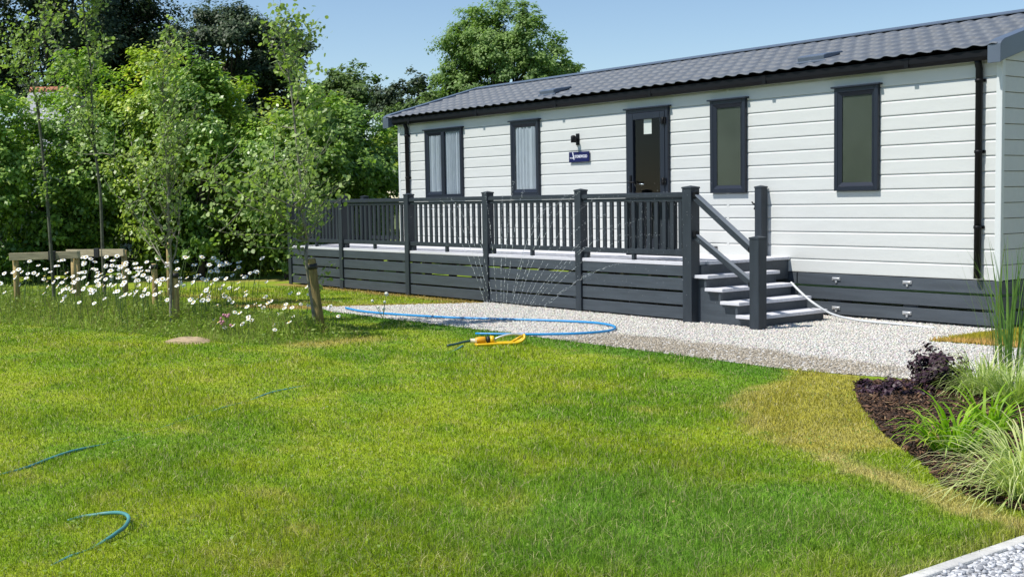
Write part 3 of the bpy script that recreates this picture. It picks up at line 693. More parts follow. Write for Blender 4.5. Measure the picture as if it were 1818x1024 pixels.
mb = MB(); mb.tube([(hx + .07, -.031, 1.548), (hx + .21, -.031, 1.542)], .009, 10); mb.build('inner_handle', 'chrome', door)
# wall lamp, sign, low wall fitting
mb = MB(); mb.box(-6.375, -6.315, -.034, -.016, 2.11, 2.27); mb.tube([(-6.345, -.03, 2.19), (-6.345, -.085, 2.19)], .020, 10); mb.lathe((-6.345, -.105, 2.145), [(0, 0), (.035, 0), (.035, .085), (.02, .10), (0, .10)], 14)
mb.build('wall_lamp', 'black_plastic', car)
sx0, sx1, sz0, sz1 = -6.515, -6.09, 1.875, 2.018
mb = MB(); mb.box(sx0, sx1, -.046, -.030, sz0, sz1)
for px in (sx0 + .06, sx1 - .06): mb.tube([(px, -.03, 1.947), (px, -.014, 1.947)], .012, 8)
sign = mb.build('name_sign', 'sign_blue', car, bevel=.003)
tag(sign, 'blue name plate with white lettering')
mb = MB(); mb.hexa([(sx0 + .105, -.0475, sz0 + .035), (sx0 + .120, -.0475, sz0 + .035), (sx0 + .120, -.0455, sz0 + .035), (sx0 + .105, -.0455, sz0 + .035),
                    (sx0 + .075, -.0475, sz1 - .006), (sx0 + .092, -.0475, sz1 - .006), (sx0 + .092, -.0455, sz1 - .006), (sx0 + .075, -.0455, sz1 - .006)])
mb.build('stripe', 'sign_white', sign)
def lettering(txt, x, z, size, width, name):
    cu = bpy.data.curves.new(name, 'FONT'); cu.body = txt; cu.size = size; cu.extrude = .0006; cu.offset = size * .018
    to = bpy.data.objects.new(name, cu); COL.objects.link(to)
    bpy.context.view_layer.update()
    me = bpy.data.meshes.new_from_object(to.evaluated_get(bpy.context.evaluated_depsgraph_get()))
    bpy.data.objects.remove(to); bpy.data.curves.remove(cu)
    co = np.empty(len(me.vertices) * 3, np.float32); me.vertices.foreach_get('co', co); co = co.reshape(-1, 3)
    sc = width / (co[:, 0].max() - co[:, 0].min())
    V = np.stack([x + (co[:, 0] - co[:, 0].min()) * sc, -.0472 - co[:, 2], z + co[:, 1]], -1) - OFF[sign]
    me.vertices.foreach_set('co', V.astype(np.float32).ravel()); me.update()
    link_mesh(name, me, sign, ['sign_white'])
lettering('STONEWOOD', sx0 + .125, sz0 + .058, .056, .265, 'lettering')
lettering('THE', sx0 + .02, sz0 + .05, .026, .07, 'lettering')
mb = MB(); mb.box(-3.88, -3.74, -.10, -.016, .735, .750); mb.build('wall_fitting', 'black_plastic', car)
mb = MB(); mb.lathe((-3.80, -.062, .62), [(0, 0), (.035, 0), (.045, .115), (0, .115)], 12); mb.build('fitting_shade', 'pipe_pale', car)
# skirt below the caravan, its brackets and the blocks it stands on
mb = MB()
for z0, z1 in ((.348, .476), (.190, .322), (.030, .160)):
    mb.box(-2.50, XR - .015, -.020, .006, z0, z1); mb.box(-11.0, -2.52, -.014, .006, z0, z1)
    mb.box(XR - .012, XR + .012, -.018, DEP, z0 - .002, z1 - .002)
mb.box(XR - .04, XR + .018, -.026, .012, .03, .478)
mb.build('skirt', 'skirt_dark', car, bevel=.003)
for x in (-1.955, -1.04):
    for zc in (.425, .10):
        mb = MB(); mb.box(x - .055, x + .055, -.030, -.020, zc - .018, zc + .018); mb.tube([(x - .04, -.036, zc), (x + .05, -.036, zc + .006)], .010, 8); mb.box(x - .012, x + .012, -.034, -.020, zc - .045, zc - .016)
        mb.build('bracket', 'galv', car, bevel=.004)
for x in (-2.03, -1.04, -.10):
    mb = MB(); mb.box(x - .09, x + .09, .04, .24, 0, .26); mb.build('support_block', 'block_grey', car, bevel=.006)
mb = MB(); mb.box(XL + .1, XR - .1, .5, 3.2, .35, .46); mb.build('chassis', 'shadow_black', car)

# ------------------------------------------------------------------ veranda (decking, rails, gate, steps)
DY = -1.52
ver = empty('veranda', (-7.4, -.75, 0))
tag(ver, 'dark grey veranda decking with slatted railing and steps in front of the caravan', 'decking')
PX = [-12.11, -10.36, -8.42, -6.48, -4.585, -2.72]
DT = .655
mb = MB()
for i in range(10):
    y0 = DY + .0 + i * .151; mb.box(-12.10, -2.61 if i else -2.66, y0, y0 + .146, DT - .032, DT)
mb.box(-12.10, -2.66, DY - .022, DY - .003, DT - .040, DT - .002)
mb.build('deck_floor', 'deck_pale', ver, bevel=.003)
def post(x, y, z0, z1, wd, name='post'):
    mb = MB(); h = wd / 2; mb.box(x - h, x + h, y - h, y + h, z0, z1)
    p = mb.build(name, 'rail_dark', ver, bevel=.005)
    m2 = MB(); e = h + .004
    m2.box(x - e, x + e, y - e, y + e, z1, z1 + .018); m2.add([(x - e, y - e, z1 + .018), (x + e, y - e, z1 + .018), (x + e, y + e, z1 + .018), (x - e, y + e, z1 + .018), (x, y, z1 + .034)], [(0, 1, 4), (1, 2, 4), (2, 3, 4), (3, 0, 4)])
    m2.build('post_cap', 'rail_dark', p); return p
for x in PX[:-1]:
    post(x, DY + .015, DT + .0, 1.455, .115)
    mb = MB(); mb.box(x - .05, x + .05, DY - .045, DY - .02, 0.0, DT + .09); mb.build('post_facing', 'rail_dark', ver, bevel=.004)
    if x > -12: 
        mb = MB(); mb.box(x + .059, x + .115, DY + .0, DY + .06, DT, DT + .075); mb.build('post_foot', 'rail_dark', ver)
post(PX[-1], DY - .02, 0.0, 1.455, .135)
post(-2.985, -.09, DT, 1.455, .105); post(-12.11, -.06, 0, 1.455, .11)
def railing(A, B, n, midfoot=True):
    """one bay between posts A and B (x, y): handrail, lower rail, balusters"""
    A = Vector((*A, 0)); B = Vector((*B, 0)); d = (B - A).normalized()
    mb = MB(); mb.bar(A + Vector((0, 0, 1.388)), B + Vector((0, 0, 1.388)), .075, .046); mb.bar(A + Vector((0, 0, 1.4155)), B + Vector((0, 0, 1.4155)), .052, .009)
    mb.bar(A + Vector((0, 0, 1.340)), B + Vector((0, 0, 1.340)), .035, .040)
    r = mb.build('railing', 'rail_dark', ver, bevel=.004)
    mb = MB(); mb.bar(A + Vector((0, 0, .755)), B + Vector((0, 0, .755)), .055, .058)
    if midfoot:
        M = (A + B) / 2; mb.box(M.x - .022, M.x + .022, M.y - .022, M.y + .022, DT, .726)
    mb.build('lower_rail', 'rail_dark', r, bevel=.004)
    L = (B - A).length
    for i in range(n):
        p = A + d * (L * (i + 1) / (n + 1)); mb = MB()
        a = p - d * .026; b = p + d * .026
        mb.bar(Vector((a.x, a.y, 1.052)), Vector((b.x, b.y, 1.052)), .024, .548)
        mb.build('baluster', 'rail_dark', r)
for a, b in zip(PX[:-1], PX[1:]): railing((a + .058, DY + .012), (b - .06, DY + .012), 13)
railing((-12.11, DY + .07), (-12.11, -.115), 11); railing((-12.05, -.06), (-11.08, -.06), 6)
# skirt boards under the deck
mb = MB()
for z0, z1 in ((.499, .610), (.340, .474), (.180, .315), (.024, .155)):
    for a, b in zip(PX[:-1], PX[1:]): mb.box(a - .01, b - .012, DY - .024 + .006, DY + .008, z0, z1)
    mb.box(-12.135, -12.105, DY + .02, -.02, z0, z1)
mb.build('skirt_board', 'deck_dark', ver, bevel=.004)
mb = MB()
for x in np.arange(-11.9, -2.7, .47): mb.box(x, x + .045, DY + .03, -.1, .47, .615)
for y in (-1.35, -.7, -.15):
    for x in np.arange(-11.6, -2.8, 1.5): mb.box(x, x + .09, y, y + .09, 0, .47)
mb.build('joist', mat('joist_wood', (0.20, 0.17, 0.10), .8, .2, 5), ver)
# gate, folded back inside the front rail
mb = MB(); gx0, gx1, gy = -3.90, -2.84, -1.385
mb.box(gx0, gx0 + .075, gy - .022, gy + .022, .70, 1.375); mb.box(gx1 - .075, gx1, gy - .022, gy + .022, .70, 1.375)
mb.box(gx0 + .075, gx1 - .075, gy - .022, gy + .022, 1.305, 1.37); mb.box(gx0 + .075, gx1 - .075, gy - .022, gy + .022, .705, .79)
gate = mb.build('gate', 'rail_dark', ver, bevel=.004)
for i in range(8):
    x = gx0 + .075 + (i + 1) * (gx1 - gx0 - .15) / 9; mb = MB(); mb.box(x - .03, x + .03, gy - .012, gy + .012, .79, 1.305); mb.build('paling', 'rail_dark', gate)
mb = MB(); mb.box(-3.06, -3.038, -.12, -.07, 1.20, 1.275); mb.tube([(-3.05, -.10, 1.265), (-3.09, -.11, 1.275), (-3.105, -.11, 1.295)], .009, 8); mb.tube([(-3.05, -.10, 1.215), (-3.075, -.11, 1.215)], .010, 8)
mb.build('gate_latch', 'black_plastic', ver)
# steps
ST = [(-2.72, -2.447, .520), (-2.50, -2.240, .386), (-2.28, -2.005, .255), (-2.06, -1.785, .122)]
for i, (x0, x1, zt) in enumerate(ST):
    mb = MB(); mb.box(x0, x1 - .004, -1.565, -.385, zt - .036, zt); mb.build('tread', 'deck_pale', ver, bevel=.005)
mb = MB(); prev = -2.66
for x0, x1, zt in ST:
    xe = x1 - .045
    mb.box(prev, xe, -1.50, -1.475, 0, zt - .038); mb.box(prev, xe, -.43, -.405, 0, zt - .038)
    mb.box(xe - .022, xe - .002, -1.473, -.432, 0, zt - .038); mb.box(xe - .03, xe, -1.545, -1.502, zt - .13, zt - .04); prev = xe + .0005
mb.build('step_carcass', 'deck_dark', ver)
mb = MB(); mb.box(-2.66, -2.635, -1.47, -.02, .40, DT - .036); mb.build('deck_end', 'deck_dark', ver)
newel = post(-1.722, -1.60, 0, .925, .125, 'newel_post')
mb = MB(); mb.bar((-2.655, -1.555, 1.372), (-1.785, -1.595, .795), .042, .072)
hr1 = mb.build('handrail', 'rail_dark', ver, bevel=.004)
mb = MB(); mb.bar((-2.668, -1.555, 1.425), (-1.782, -1.595, .838), .064, .016); mb.build('rail_top', 'rail_top', hr1, bevel=.004)
mb = MB(); mb.bar((-2.655, -1.555, .945), (-1.785, -1.595, .448), .036, .062)
hr2 = mb.build('handrail', 'rail_dark', ver, bevel=.004)
mb = MB(); mb.bar((-2.668, -1.555, .992), (-1.782, -1.595, .483), .046, .014); mb.build('rail_top', 'rail_top', hr2, bevel=.004)
for z_ in (1.40, .975):
    mb = MB(); mb.box(-2.652, -2.600, -1.59, -1.535, z_ - .045, z_ + .022); mb.build('rail_bracket', 'black_plastic', ver, bevel=.006)
for z_ in (.84, .48):
    mb = MB(); mb.box(-1.84, -1.785, -1.62, -1.565, z_ - .05, z_ + .0); mb.build('rail_bracket', 'black_plastic', ver, bevel=.006)

# ------------------------------------------------------------------ hoses, pipe, sprinkler, spray
mb = MB()
hp = [(-7.02, -3.40), (-6.44, -3.50), (-5.8, -3.43), (-4.95, -3.20), (-4.31, -2.87), (-3.7, -2.58), (-3.24, -2.46), (-2.88, -2.55), (-2.64, -2.76), (-2.56, -3.0), (-2.63, -3.30), (-2.83, -3.58), (-3.05, -3.78), (-3.35, -4.0)]
mb.tube(spline([(x, y, .024) for x, y in hp], 6), .0125, 10)
tag(mb.build('garden_hose', 'hose_blue'), 'bright blue hose curving across the pale gravel', 'hose')
mb = MB()
lp = [ground(*p) for p in [(-60, 858), (0, 842), (50, 829), (90, 815), (130, 802), (180, 788)]]
dp = [-.004, -.004, .001, .005, .006, -.008]
mb.tube(spline([(p[0], p[1], dz) for p, dz in zip(lp, dp)], 6), .009, 8)
q = [ground(*p) for p in [(180, 788), (260, 765), (340, 740), (400, 722), (440, 710), (485, 696), (560, 678), (680, 650), (790, 626), (822, 616)]]
dz = [-.010, -.012, -.008, -.003, -.012, .000, -.014, -.014, -.012, .012]
mb.tube(spline([(p[0], p[1], z_) for p, z_ in zip(q, dz)], 6), .009, 8)
tag(mb.build('garden_hose', 'hose_teal'), 'teal hose lying half hidden in the lawn towards the yellow sprinkler', 'hose')
mb = MB()
q = [ground(*p) for p in [(120, 922), (145, 918), (170, 916.5), (190, 916), (212, 919), (226, 926), (229, 934), (222, 945), (208, 953), (192, 960), (160, 972), (125, 986), (90, 1001)]]
dz = [-.006, .002, .008, .014, .024, .030, .030, .026, .020, .010, -.008, -.004, -.010]
mb.tube(spline([(p[0], p[1], z_) for p, z_ in zip(q, dz)], 8), .0085, 8)
tag(mb.build('garden_hose', 'hose_teal'), 'short bend of teal hose rising out of the near lawn', 'hose')
mb = MB(); mb.tube(spline([(-2.20, -.50, .40), (-2.02, -.55, .30), (-1.83, -.58, .20), (-1.62, -.52, .085), (-1.35, -.42, .03), (-1.0, -.40, .022), (-.72, -.36, .014), (-.5, -.33, .004)], 8), .0125, 10)
tag(mb.build('waste_pipe', 'pipe_pale'), 'pale flexible pipe running from the steps along the foot of the caravan skirt', 'pipe')
# oscillating sprinkler
sp0 = np.array([-2.67, -4.47, 0.0]); ax = np.array([.52, .854, 0.0]); sd = np.array([.854, -.52, 0.0])
spk = empty('sprinkler', tuple(sp0)); tag(spk, 'small yellow oscillating sprinkler on the lawn beside the gravel', 'sprinkler')
def P(a, s_, z_): return sp0 + (ax * a + sd * s_ + np.array([0, 0, z_])) * .80
mb = MB()
mb.tube(spline([P(-.02, -.075, .02), P(.12, -.07, .022), P(.34, -.045, .024), P(.47, -.05, .03), P(.55, -.045, .07), P(.555, 0, .115), P(.55, .045, .07), P(.47, .05, .03), P(.34, .045, .024), P(.12, .07, .022), P(-.02, .075, .02)], 6), .012, 8)
mb.tube([P(-.02, -.08, .02), P(-.02, .08, .02)], .013, 8); mb.tube([P(.14, -.07, .022), P(.14, .07, .022)], .012, 8)
mb.tube([P(.40, 0, .03), P(.545, 0, .115)], .012, 8); mb.tube([P(.38, -.045, .025), P(.38, .045, .025)], .012, 8)
mb.build('frame', 'yellow', spk)
mb = MB(); mb.lathe(P(-.03, 0, .065), [(0, 0), (.022, .002), (.030, .02), (.034, .05), (.034, .095), (.026, .102), (0, .103)], 14, 0, tuple(ax)); mb.build('motor', 'orange_yellow', spk)
mb = MB(); mb.lathe(P(.105, 0, .065), [(.024, 0), (.038, .004), (.038, .028), (.024, .032)], 14, 0, tuple(ax)); mb.build('dial', 'rubber', spk)
mb = MB(); mb.lathe(P(.148, 0, .065), [(.024, 0), (.039, .004), (.039, .036), (.024, .04), (0, .04)], 14, 0, tuple(ax)); mb.build('collar', 'yellow', spk)
mb = MB(); mb.tube(spline([P(.19, 0, .065), P(.27, .0, .098), P(.36, .0, .120), P(.45, .0, .125), P(.545, 0, .112)], 6), .0105, 10); mb.build('spray_bar', 'alu', spk)
mb = MB(); mb.lathe(P(-.085, 0, .06), [(.022, 0), (.022, .05), (.028, .052), (.028, .06)], 12, 0, tuple(ax)); mb.build('tap_connector', 'cream', spk)
mb = MB(); mb.tube(spline([P(-.08, 0, .06), P(-.16, 0, .05), P(-.26, .0, .028), P(-.36, .01, .012)], 5), .012, 8); mb.build('hose_tail', 'hose_green', spk)
rng = np.random.default_rng(9)
pts = []; rr = []; dirs = []
tdir = np.array([-.854, .52, 0])
for j in range(20):
    f = j / 19; a0 = (.20 + .30 * f) * .8; org = sp0 + ax * a0 + np.array([0, 0, .10])
    ang = rad(-13 + 58 * f ** 1.1 + rng.normal(0, 1.2))
    vdir = np.array([0, 0, 1.0]) * math.cos(ang) + ax * math.sin(ang) + tdir * .12; vdir /= np.linalg.norm(vdir)
    v0 = vdir * rng.uniform(4.8, 5.6); t = .03
    while t < .46:
        p = org + v0 * t + np.array([0, 0, -4.9]) * t * t; v = v0 + np.array([0, 0, -9.8]) * t; v = v / np.linalg.norm(v)
        L = rng.uniform(.008, .022) if t < .26 else rng.uniform(.003, .007)
        if rng.random() < .80: pts.append(p + rng.normal(0, .0015 + .022 * t * t, 3)); rr.append((rng.uniform(.0013, .0023), L)); dirs.append(v)
        t += (L * 1.1 + rng.uniform(.002, .02) * (1 + 2 * t)) / 5.0
for _ in range(1700):                                   # drifting drops over the deck rail
    p = np.array([rng.uniform(-7.2, -2.0), rng.uniform(-2.6, -1.6), 0]); c = rng.random()
    p[2] = .2 + 1.35 * c ** .6 if p[0] > -5 else .5 + .9 * c
    if rng.random() > .2 + .8 * np.exp(-((p[0] + 3.3) / .9) ** 2): continue
    r_ = rng.uniform(.0012, .0026); pts.append(p); rr.append((r_, r_ * 1.3)); dirs.append(np.array([0, 0, 1.0]))
pts = np.array(pts); rr = np.array(rr); D_ = np.array(dirs)
A_ = np.cross(D_, np.array([.3, .9, .2])); A_ /= np.linalg.norm(A_, axis=1, keepdims=True); B_ = np.cross(D_, A_)
V = (pts[:, None] + OCT[None, :, :1] * rr[:, None, :1] * A_[:, None] + OCT[None, :, 1:2] * rr[:, None, :1] * B_[:, None] + OCT[None, :, 2:] * rr[:, None, 1:] * D_[:, None]).reshape(-1, 3)
o = link_mesh('water_spray', np_mesh('water_spray', V, (OCF[None] + (np.arange(len(pts)) * 6)[:, None, None]).reshape(-1, 3), smooth=True), None, ['water_drop'])
tag(o, 'fine water drops fanning up from the sprinkler in front of the dark decking', 'water spray', kind='stuff')

# ------------------------------------------------------------------ foliage
def leaves(name, P, N, size, tint, rng, ratio=0.62, droop=0.0, six=False):
    """leaf faces at P with normals N: folded diamonds, or six-pointed ovals for near leaves"""
    n = len(P); N = N / (np.linalg.norm(N, axis=1, keepdims=True) + 1e-9)
    T = rng.normal(0, 1, (n, 3)); T[:, 2] -= droop; T -= N * (T * N).sum(1, keepdims=True); T /= np.linalg.norm(T, axis=1, keepdims=True) + 1e-9
    B = np.cross(N, T); L = size[:, None]; Wd = L * ratio / 2
    if six:
        o = [P, P + T * L * .32 + B * Wd * .92 - N * L * .0, P + T * L * .75 + B * Wd * .75 - N * L * .03, P + T * L - N * L * .10, P + T * L * .75 - B * Wd * .75 - N * L * .03, P + T * L * .32 - B * Wd * .92]
        F = np.array([(0, 1, 2, 3), (0, 3, 4, 5)]); k = 6
    else:
        o = [P, P + T * L * .45 + B * Wd - N * L * .05, P + T * L - N * L * .06, P + T * L * .45 - B * Wd - N * L * .05]
        F = np.array([(0, 1, 2, 3)]); k = 4
    V = np.stack(o, 1).reshape(-1, 3)
    F = (F[None] + (np.arange(n) * k)[:, None, None]).reshape(-1, 4)
    return np_mesh(name, V, F, {'tint': (np.repeat(tint, k), 'FLOAT')})

def crown_points(C, R, n, rng, boughs=34, sub=9, flat=.75, under=1.0, lumps=7, hollow=.45, rough=.28):
    """leaf positions in clumps within clumps, over a lumpy crown of centre C and radii R; under < 1 draws the foot of the crown in"""
    C = np.asarray(C, float); R = np.asarray(R, float)
    U = rng.normal(0, 1, (boughs, 3)); U /= np.linalg.norm(U, axis=1, keepdims=True)
    ld = rng.normal(0, 1, (lumps, 3)); ld /= np.linalg.norm(ld, axis=1, keepdims=True); la = rng.uniform(-.5, 1, lumps) * rough
    def mult(u): return 1 + (la[None] * np.clip(u @ ld.T, 0, 1) ** 3).sum(1)
    rr = (hollow + (1 - hollow) * rng.random(boughs) ** .55) * mult(U)
    low = np.clip(-U[:, 2], 0, 1); rr[...] *= 1
    bc = U * rr[:, None] * R; bc[:, :2] *= (1 - (1 - under) * low[:, None])
    br = .30 * (R.mean()) * rng.uniform(.6, 1.25, boughs) * (9.0 / math.sqrt(boughs * 2.4)) ** .8
    sc = bc[:, None, :] + rng.normal(0, 1, (boughs, sub, 3)) * br[:, None, None] * np.array([1, 1, flat]) * .62
    sr = br[:, None] * rng.uniform(.16, .34, (boughs, sub))
    m = max(1, n // (boughs * sub))
    G = rng.normal(0, 1, (boughs, sub, m, 3))
    P = sc[:, :, None, :] + G * sr[:, :, None, None] * np.array([1, 1, .7])
    out = P / R; out = out / (np.linalg.norm(out, axis=-1, keepdims=True) + 1e-9)
    N = out * .6 + np.array([-.12, -.3, .7]) + G / 2.2 * .4 + rng.normal(0, .38, P.shape)
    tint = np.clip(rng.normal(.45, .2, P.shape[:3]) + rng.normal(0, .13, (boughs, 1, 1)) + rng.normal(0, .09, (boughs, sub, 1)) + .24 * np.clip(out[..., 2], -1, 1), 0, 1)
    return (P + C).reshape(-1, 3), N.reshape(-1, 3), tint.ravel(), bc + C

def limbs(base, targets, r0, rng, fork=.45, n=7, mb=None, sag=.25):
    mb = mb or MB(); base = np.asarray(base, float)
    top = targets.mean(0); top[2] = base[2] + (targets[:, 2].max() - base[2]) * .8
    trunk = spline([base, base + (top - base) * .35 + rng.normal(0, .05, 3) * [1, 1, 0], base + (top - base) * .7 + rng.normal(0, .08, 3) * [1, 1, 0], top], 4)
    mb.tube(trunk, list(np.linspace(r0, r0 * .3, len(trunk))), n)
    for t in targets:
        k = int(len(trunk) * rng.uniform(fork * .6, .85)); k = min(k, len(trunk) - 2); s_ = np.asarray(trunk[k]); mid = (s_ + t) / 2 + np.array([0, 0, -.06 * np.linalg.norm(t - s_)]) + rng.normal(0, .06, 3)
        rb = r0 * .35 * (1 - k / len(trunk) * .5); pts = spline([s_, mid, t], 3); mb.tube(pts, list(np.linspace(rb, rb * .25, len(pts))), 5, caps=False)
    return mb

def tree(name, cat, label, base, C, R, n, leaf, size, seed, group=None, trunk_r=.16, boughs=34, sub=9, limbs_n=14, under=1.0, bark='bark_dark', hollow=.45, flat=.75, rough=.28, droop=.2, ratio=.62, cull=None):
    rng = np.random.default_rng(seed)
    root = empty(name, (float(base[0]), float(base[1]), 0)); tag(root, label, cat, group)
    P, N, tint, bc = crown_points(C, R, n, rng, boughs, sub, flat, under, hollow=hollow, rough=rough)
    k = P[:, 2] > .03
    P, N, tint = P[k], N[k], tint[k]
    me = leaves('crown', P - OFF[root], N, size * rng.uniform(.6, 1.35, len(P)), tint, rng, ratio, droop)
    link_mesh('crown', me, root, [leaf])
    tg = bc[rng.choice(len(bc), min(limbs_n, len(bc)), replace=False)]
    limbs((base[0], base[1], 0), tg, trunk_r, rng).build('trunk', bark, root)
    return root

def px_tree(name, cat, label, xc, ytop, ybot, halfw, depth, n, leaf, size, seed, deep=1.0, **kw):
    """a tree whose crown fills the given span of the photograph at the given distance"""
    c = at_depth(xc, (ytop + ybot) / 2, depth); m = depth / FPX
    rz = (ybot - ytop) / 2 * m; r = halfw * m
    return tree(name, cat, label, (c[0], c[1], 0), c, (r, r * deep, rz), n, leaf, size, seed, **kw)

# the hedgerow: single shrubs, front row and back row
HG = 'shrubs of the overgrown hedgerow'
hedge = [  # xc, ytop, ybot, halfw, depth, leaf, seed, label
    (-30, 165, 560, 92, 21.5, 'leaf_hedge', 1, 'bright green hedgerow shrub at the far left behind the staked saplings'),
    (70, 192, 545, 95, 22.5, 'leaf_hedge', 2, 'leafy hedgerow shrub under the grey slate roof at the left'),
    (152, 125, 530, 112, 23.0, 'leaf_hedge', 3, 'tall rounded hedgerow shrub just right of the slate roof'),
    (265, 95, 520, 100, 22.6, 'leaf_hedge_yellow', 4, 'tallest yellow green hedgerow shrub with a sunlit crest'),
    (350, 118, 520, 95, 22.2, 'leaf_hedge', 5, 'broad green hedgerow shrub behind the pale multi stemmed sapling'),
    (430, 140, 515, 95, 23.2, 'leaf_hedge_yellow', 6, 'hedgerow shrub with reddish yellow young tips at its crest'),
    (505, 165, 520, 90, 22.0, 'leaf_hedge', 7, 'hedgerow shrub behind the leaning sapling beside the decking'),
    (575, 178, 500, 85, 23.6, 'leaf_hedge', 8, 'soft green hedgerow shrub above the far corner of the decking'),
    (640, 205, 500, 75, 24.2, 'leaf_hedge_deep', 9, 'deep green hedgerow shrub behind the far end of the veranda rail'),
    (672, 235, 480, 52, 25.6, 'leaf_hedge_yellow', 10, 'yellowish hedgerow shrub closest to the caravan end wall'),
]
for i, (xc, yt, yb, hw, dp_, lf, sd_, lab) in enumerate(hedge):
    px_tree('shrub', 'shrub', lab, xc, yt, yb - 45, hw, dp_, 22000, lf, .088, 100 + sd_, deep=.9, group=HG, trunk_r=.07, boughs=44, sub=10, limbs_n=12, under=.3, hollow=.4, rough=.34, droop=.5, bark='bark_dark')
deepb = [(20, 290, 640, 120, 24.5, 21, 'dark inner hedgerow shrub with shade painted into its leaves at the far left'), (150, 260, 640, 120, 25.5, 22, 'dark inner hedgerow shrub with shade painted into its leaves behind the twin staked trees'),
         (300, 230, 640, 130, 25.5, 23, 'dark inner hedgerow shrub with shade painted into its leaves behind the pale stemmed sapling'), (450, 250, 620, 120, 25.5, 24, 'dark inner hedgerow shrub with shade painted into its leaves left of the decking'),
         (590, 280, 600, 110, 26.0, 25, 'dark inner hedgerow shrub with shade painted into its leaves behind the deck corner')]
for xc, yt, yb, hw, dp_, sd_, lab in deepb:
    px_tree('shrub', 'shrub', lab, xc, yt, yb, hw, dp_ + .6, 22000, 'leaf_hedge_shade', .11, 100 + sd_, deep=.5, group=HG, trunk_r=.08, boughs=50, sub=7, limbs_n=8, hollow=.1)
# trees beyond
TG = 'trees beyond the hedgerow'
px_tree('tree', 'tree', 'great dark tree rising out of the photo at the upper left', 95, -190, 260, 185, 42, 50000, 'leaf_dark', .15, 201, group=TG, trunk_r=.35, boughs=70, sub=9, limbs_n=26, hollow=.3)
px_tree('tree', 'tree', 'dark tree at the upper left corner behind the slate roof', -130, -120, 260, 150, 40, 14000, 'leaf_dark', .17, 202, group=TG, trunk_r=.3, boughs=50, sub=9, limbs_n=16, hollow=.3)
px_tree('tree', 'tree', 'dark tree merging with the great dark tree, right of it and lower', 225, 10, 240, 85, 44, 12000, 'leaf_dark', .16, 203, group=TG, trunk_r=.25, boughs=40, sub=9, limbs_n=18, hollow=.3)
px_tree('tree', 'tree', 'dark round headed tree against the sky with light showing under its crown', 398, 22, 160, 135, 46, 52000, 'leaf_dark', .135, 204, group=TG, trunk_r=.28, boughs=64, sub=9, limbs_n=40, hollow=.4, flat=.6, under=.9)
px_tree('tree', 'tree', 'lower dark shoulder tree between the round headed tree and the sky gap', 485, 85, 260, 60, 45, 12000, 'leaf_dark', .15, 205, group=TG, trunk_r=.2, boughs=30, sub=9, hollow=.35)
px_tree('tree', 'tree', 'rounded mid green tree on the skyline left of the gap before the caravan', 620, 128, 300, 62, 52, 15000, 'leaf_mid', .17, 206, group=TG, trunk_r=.2, boughs=32, sub=9, hollow=.35)
px_tree('tree', 'tree', 'small hazy green tree on the skyline behind the leaning sapling tip', 562, 140, 300, 48, 54, 11000, 'leaf_mid', .17, 207, group=TG, trunk_r=.2, boughs=26, sub=9, hollow=.35)
px_tree('tree', 'tree', 'darker tree on the skyline with loose open top', 715, 128, 300, 55, 48, 12000, 'leaf_dark', .15, 208, group=TG, trunk_r=.2, boughs=28, sub=9, limbs_n=18, hollow=.4)
px_tree('tree', 'tree', 'light green bushy tree just above the caravan gable', 755, 150, 330, 62, 36, 17000, 'leaf_mid', .12, 209, group=TG, trunk_r=.15, boughs=34, sub=9, hollow=.35)
px_tree('tree', 'tree', 'large round headed tree standing alone behind the caravan roof', 897, 8, 270, 122, 44, 100000, 'leaf_big', .115, 210, group=TG, trunk_r=.32, boughs=170, sub=10, limbs_n=34, hollow=.5, rough=.10, under=.95)
px_tree('tree', 'tree', 'bushy skirt of growth at the left foot of the large round tree', 815, 110, 290, 52, 43, 12000, 'leaf_big', .14, 211, group=TG, trunk_r=.18, boughs=28, sub=9, hollow=.35)
# far house, only its slate roof shows through the gap in the hedge
hb = at_depth(48, 380, 36); hs = empty('house', (hb[0], hb[1], 0)); tag(hs, 'distant house whose grey slate roof with red ridge shows through the hedge gap', 'house')
hr = np.array([CR[0], CR[1], 0]) / np.hypot(CR[0], CR[1]); hf = np.array([-hr[1], hr[0], 0]); hz = float(at_depth(55, 149, 36)[2])
def HP(a, b, z_): return tuple(np.array([hb[0], hb[1], 0]) + hr * a + hf * b + np.array([0, 0, z_]))
mb = MB(); mb.hexa([HP(-.70, .35, 0), HP(.70, .35, 0), HP(.70, 5, 0), HP(-.70, 5, 0), HP(-.70, .35, hz - 1.9), HP(.70, .35, hz - 1.9), HP(.70, 5, hz - 1.9), HP(-.70, 5, hz - 1.9)])
mb.build('wall', 'render_wall', hs)
mb = MB(); 
for s0, s1 in ((0, 2.7), (5.4, 2.7)): mb.hexa([HP(-.78, s0, hz - 2.0), HP(.78, s0, hz - 2.0), HP(.78, s1, hz - .05), HP(-.78, s1, hz - .05), HP(-.78, s0, hz - 1.92), HP(.78, s0, hz - 1.92), HP(.78, s1, hz + .03), HP(-.78, s1, hz + .03)])
rfh = mb.build('roof', 'slate', hs)
mb = MB(); mb.tube([HP(-.78, 2.7, hz + .02), HP(.78, 2.7, hz + .02)], .12, 8); mb.build('ridge_tiles', 'terracotta', rfh)

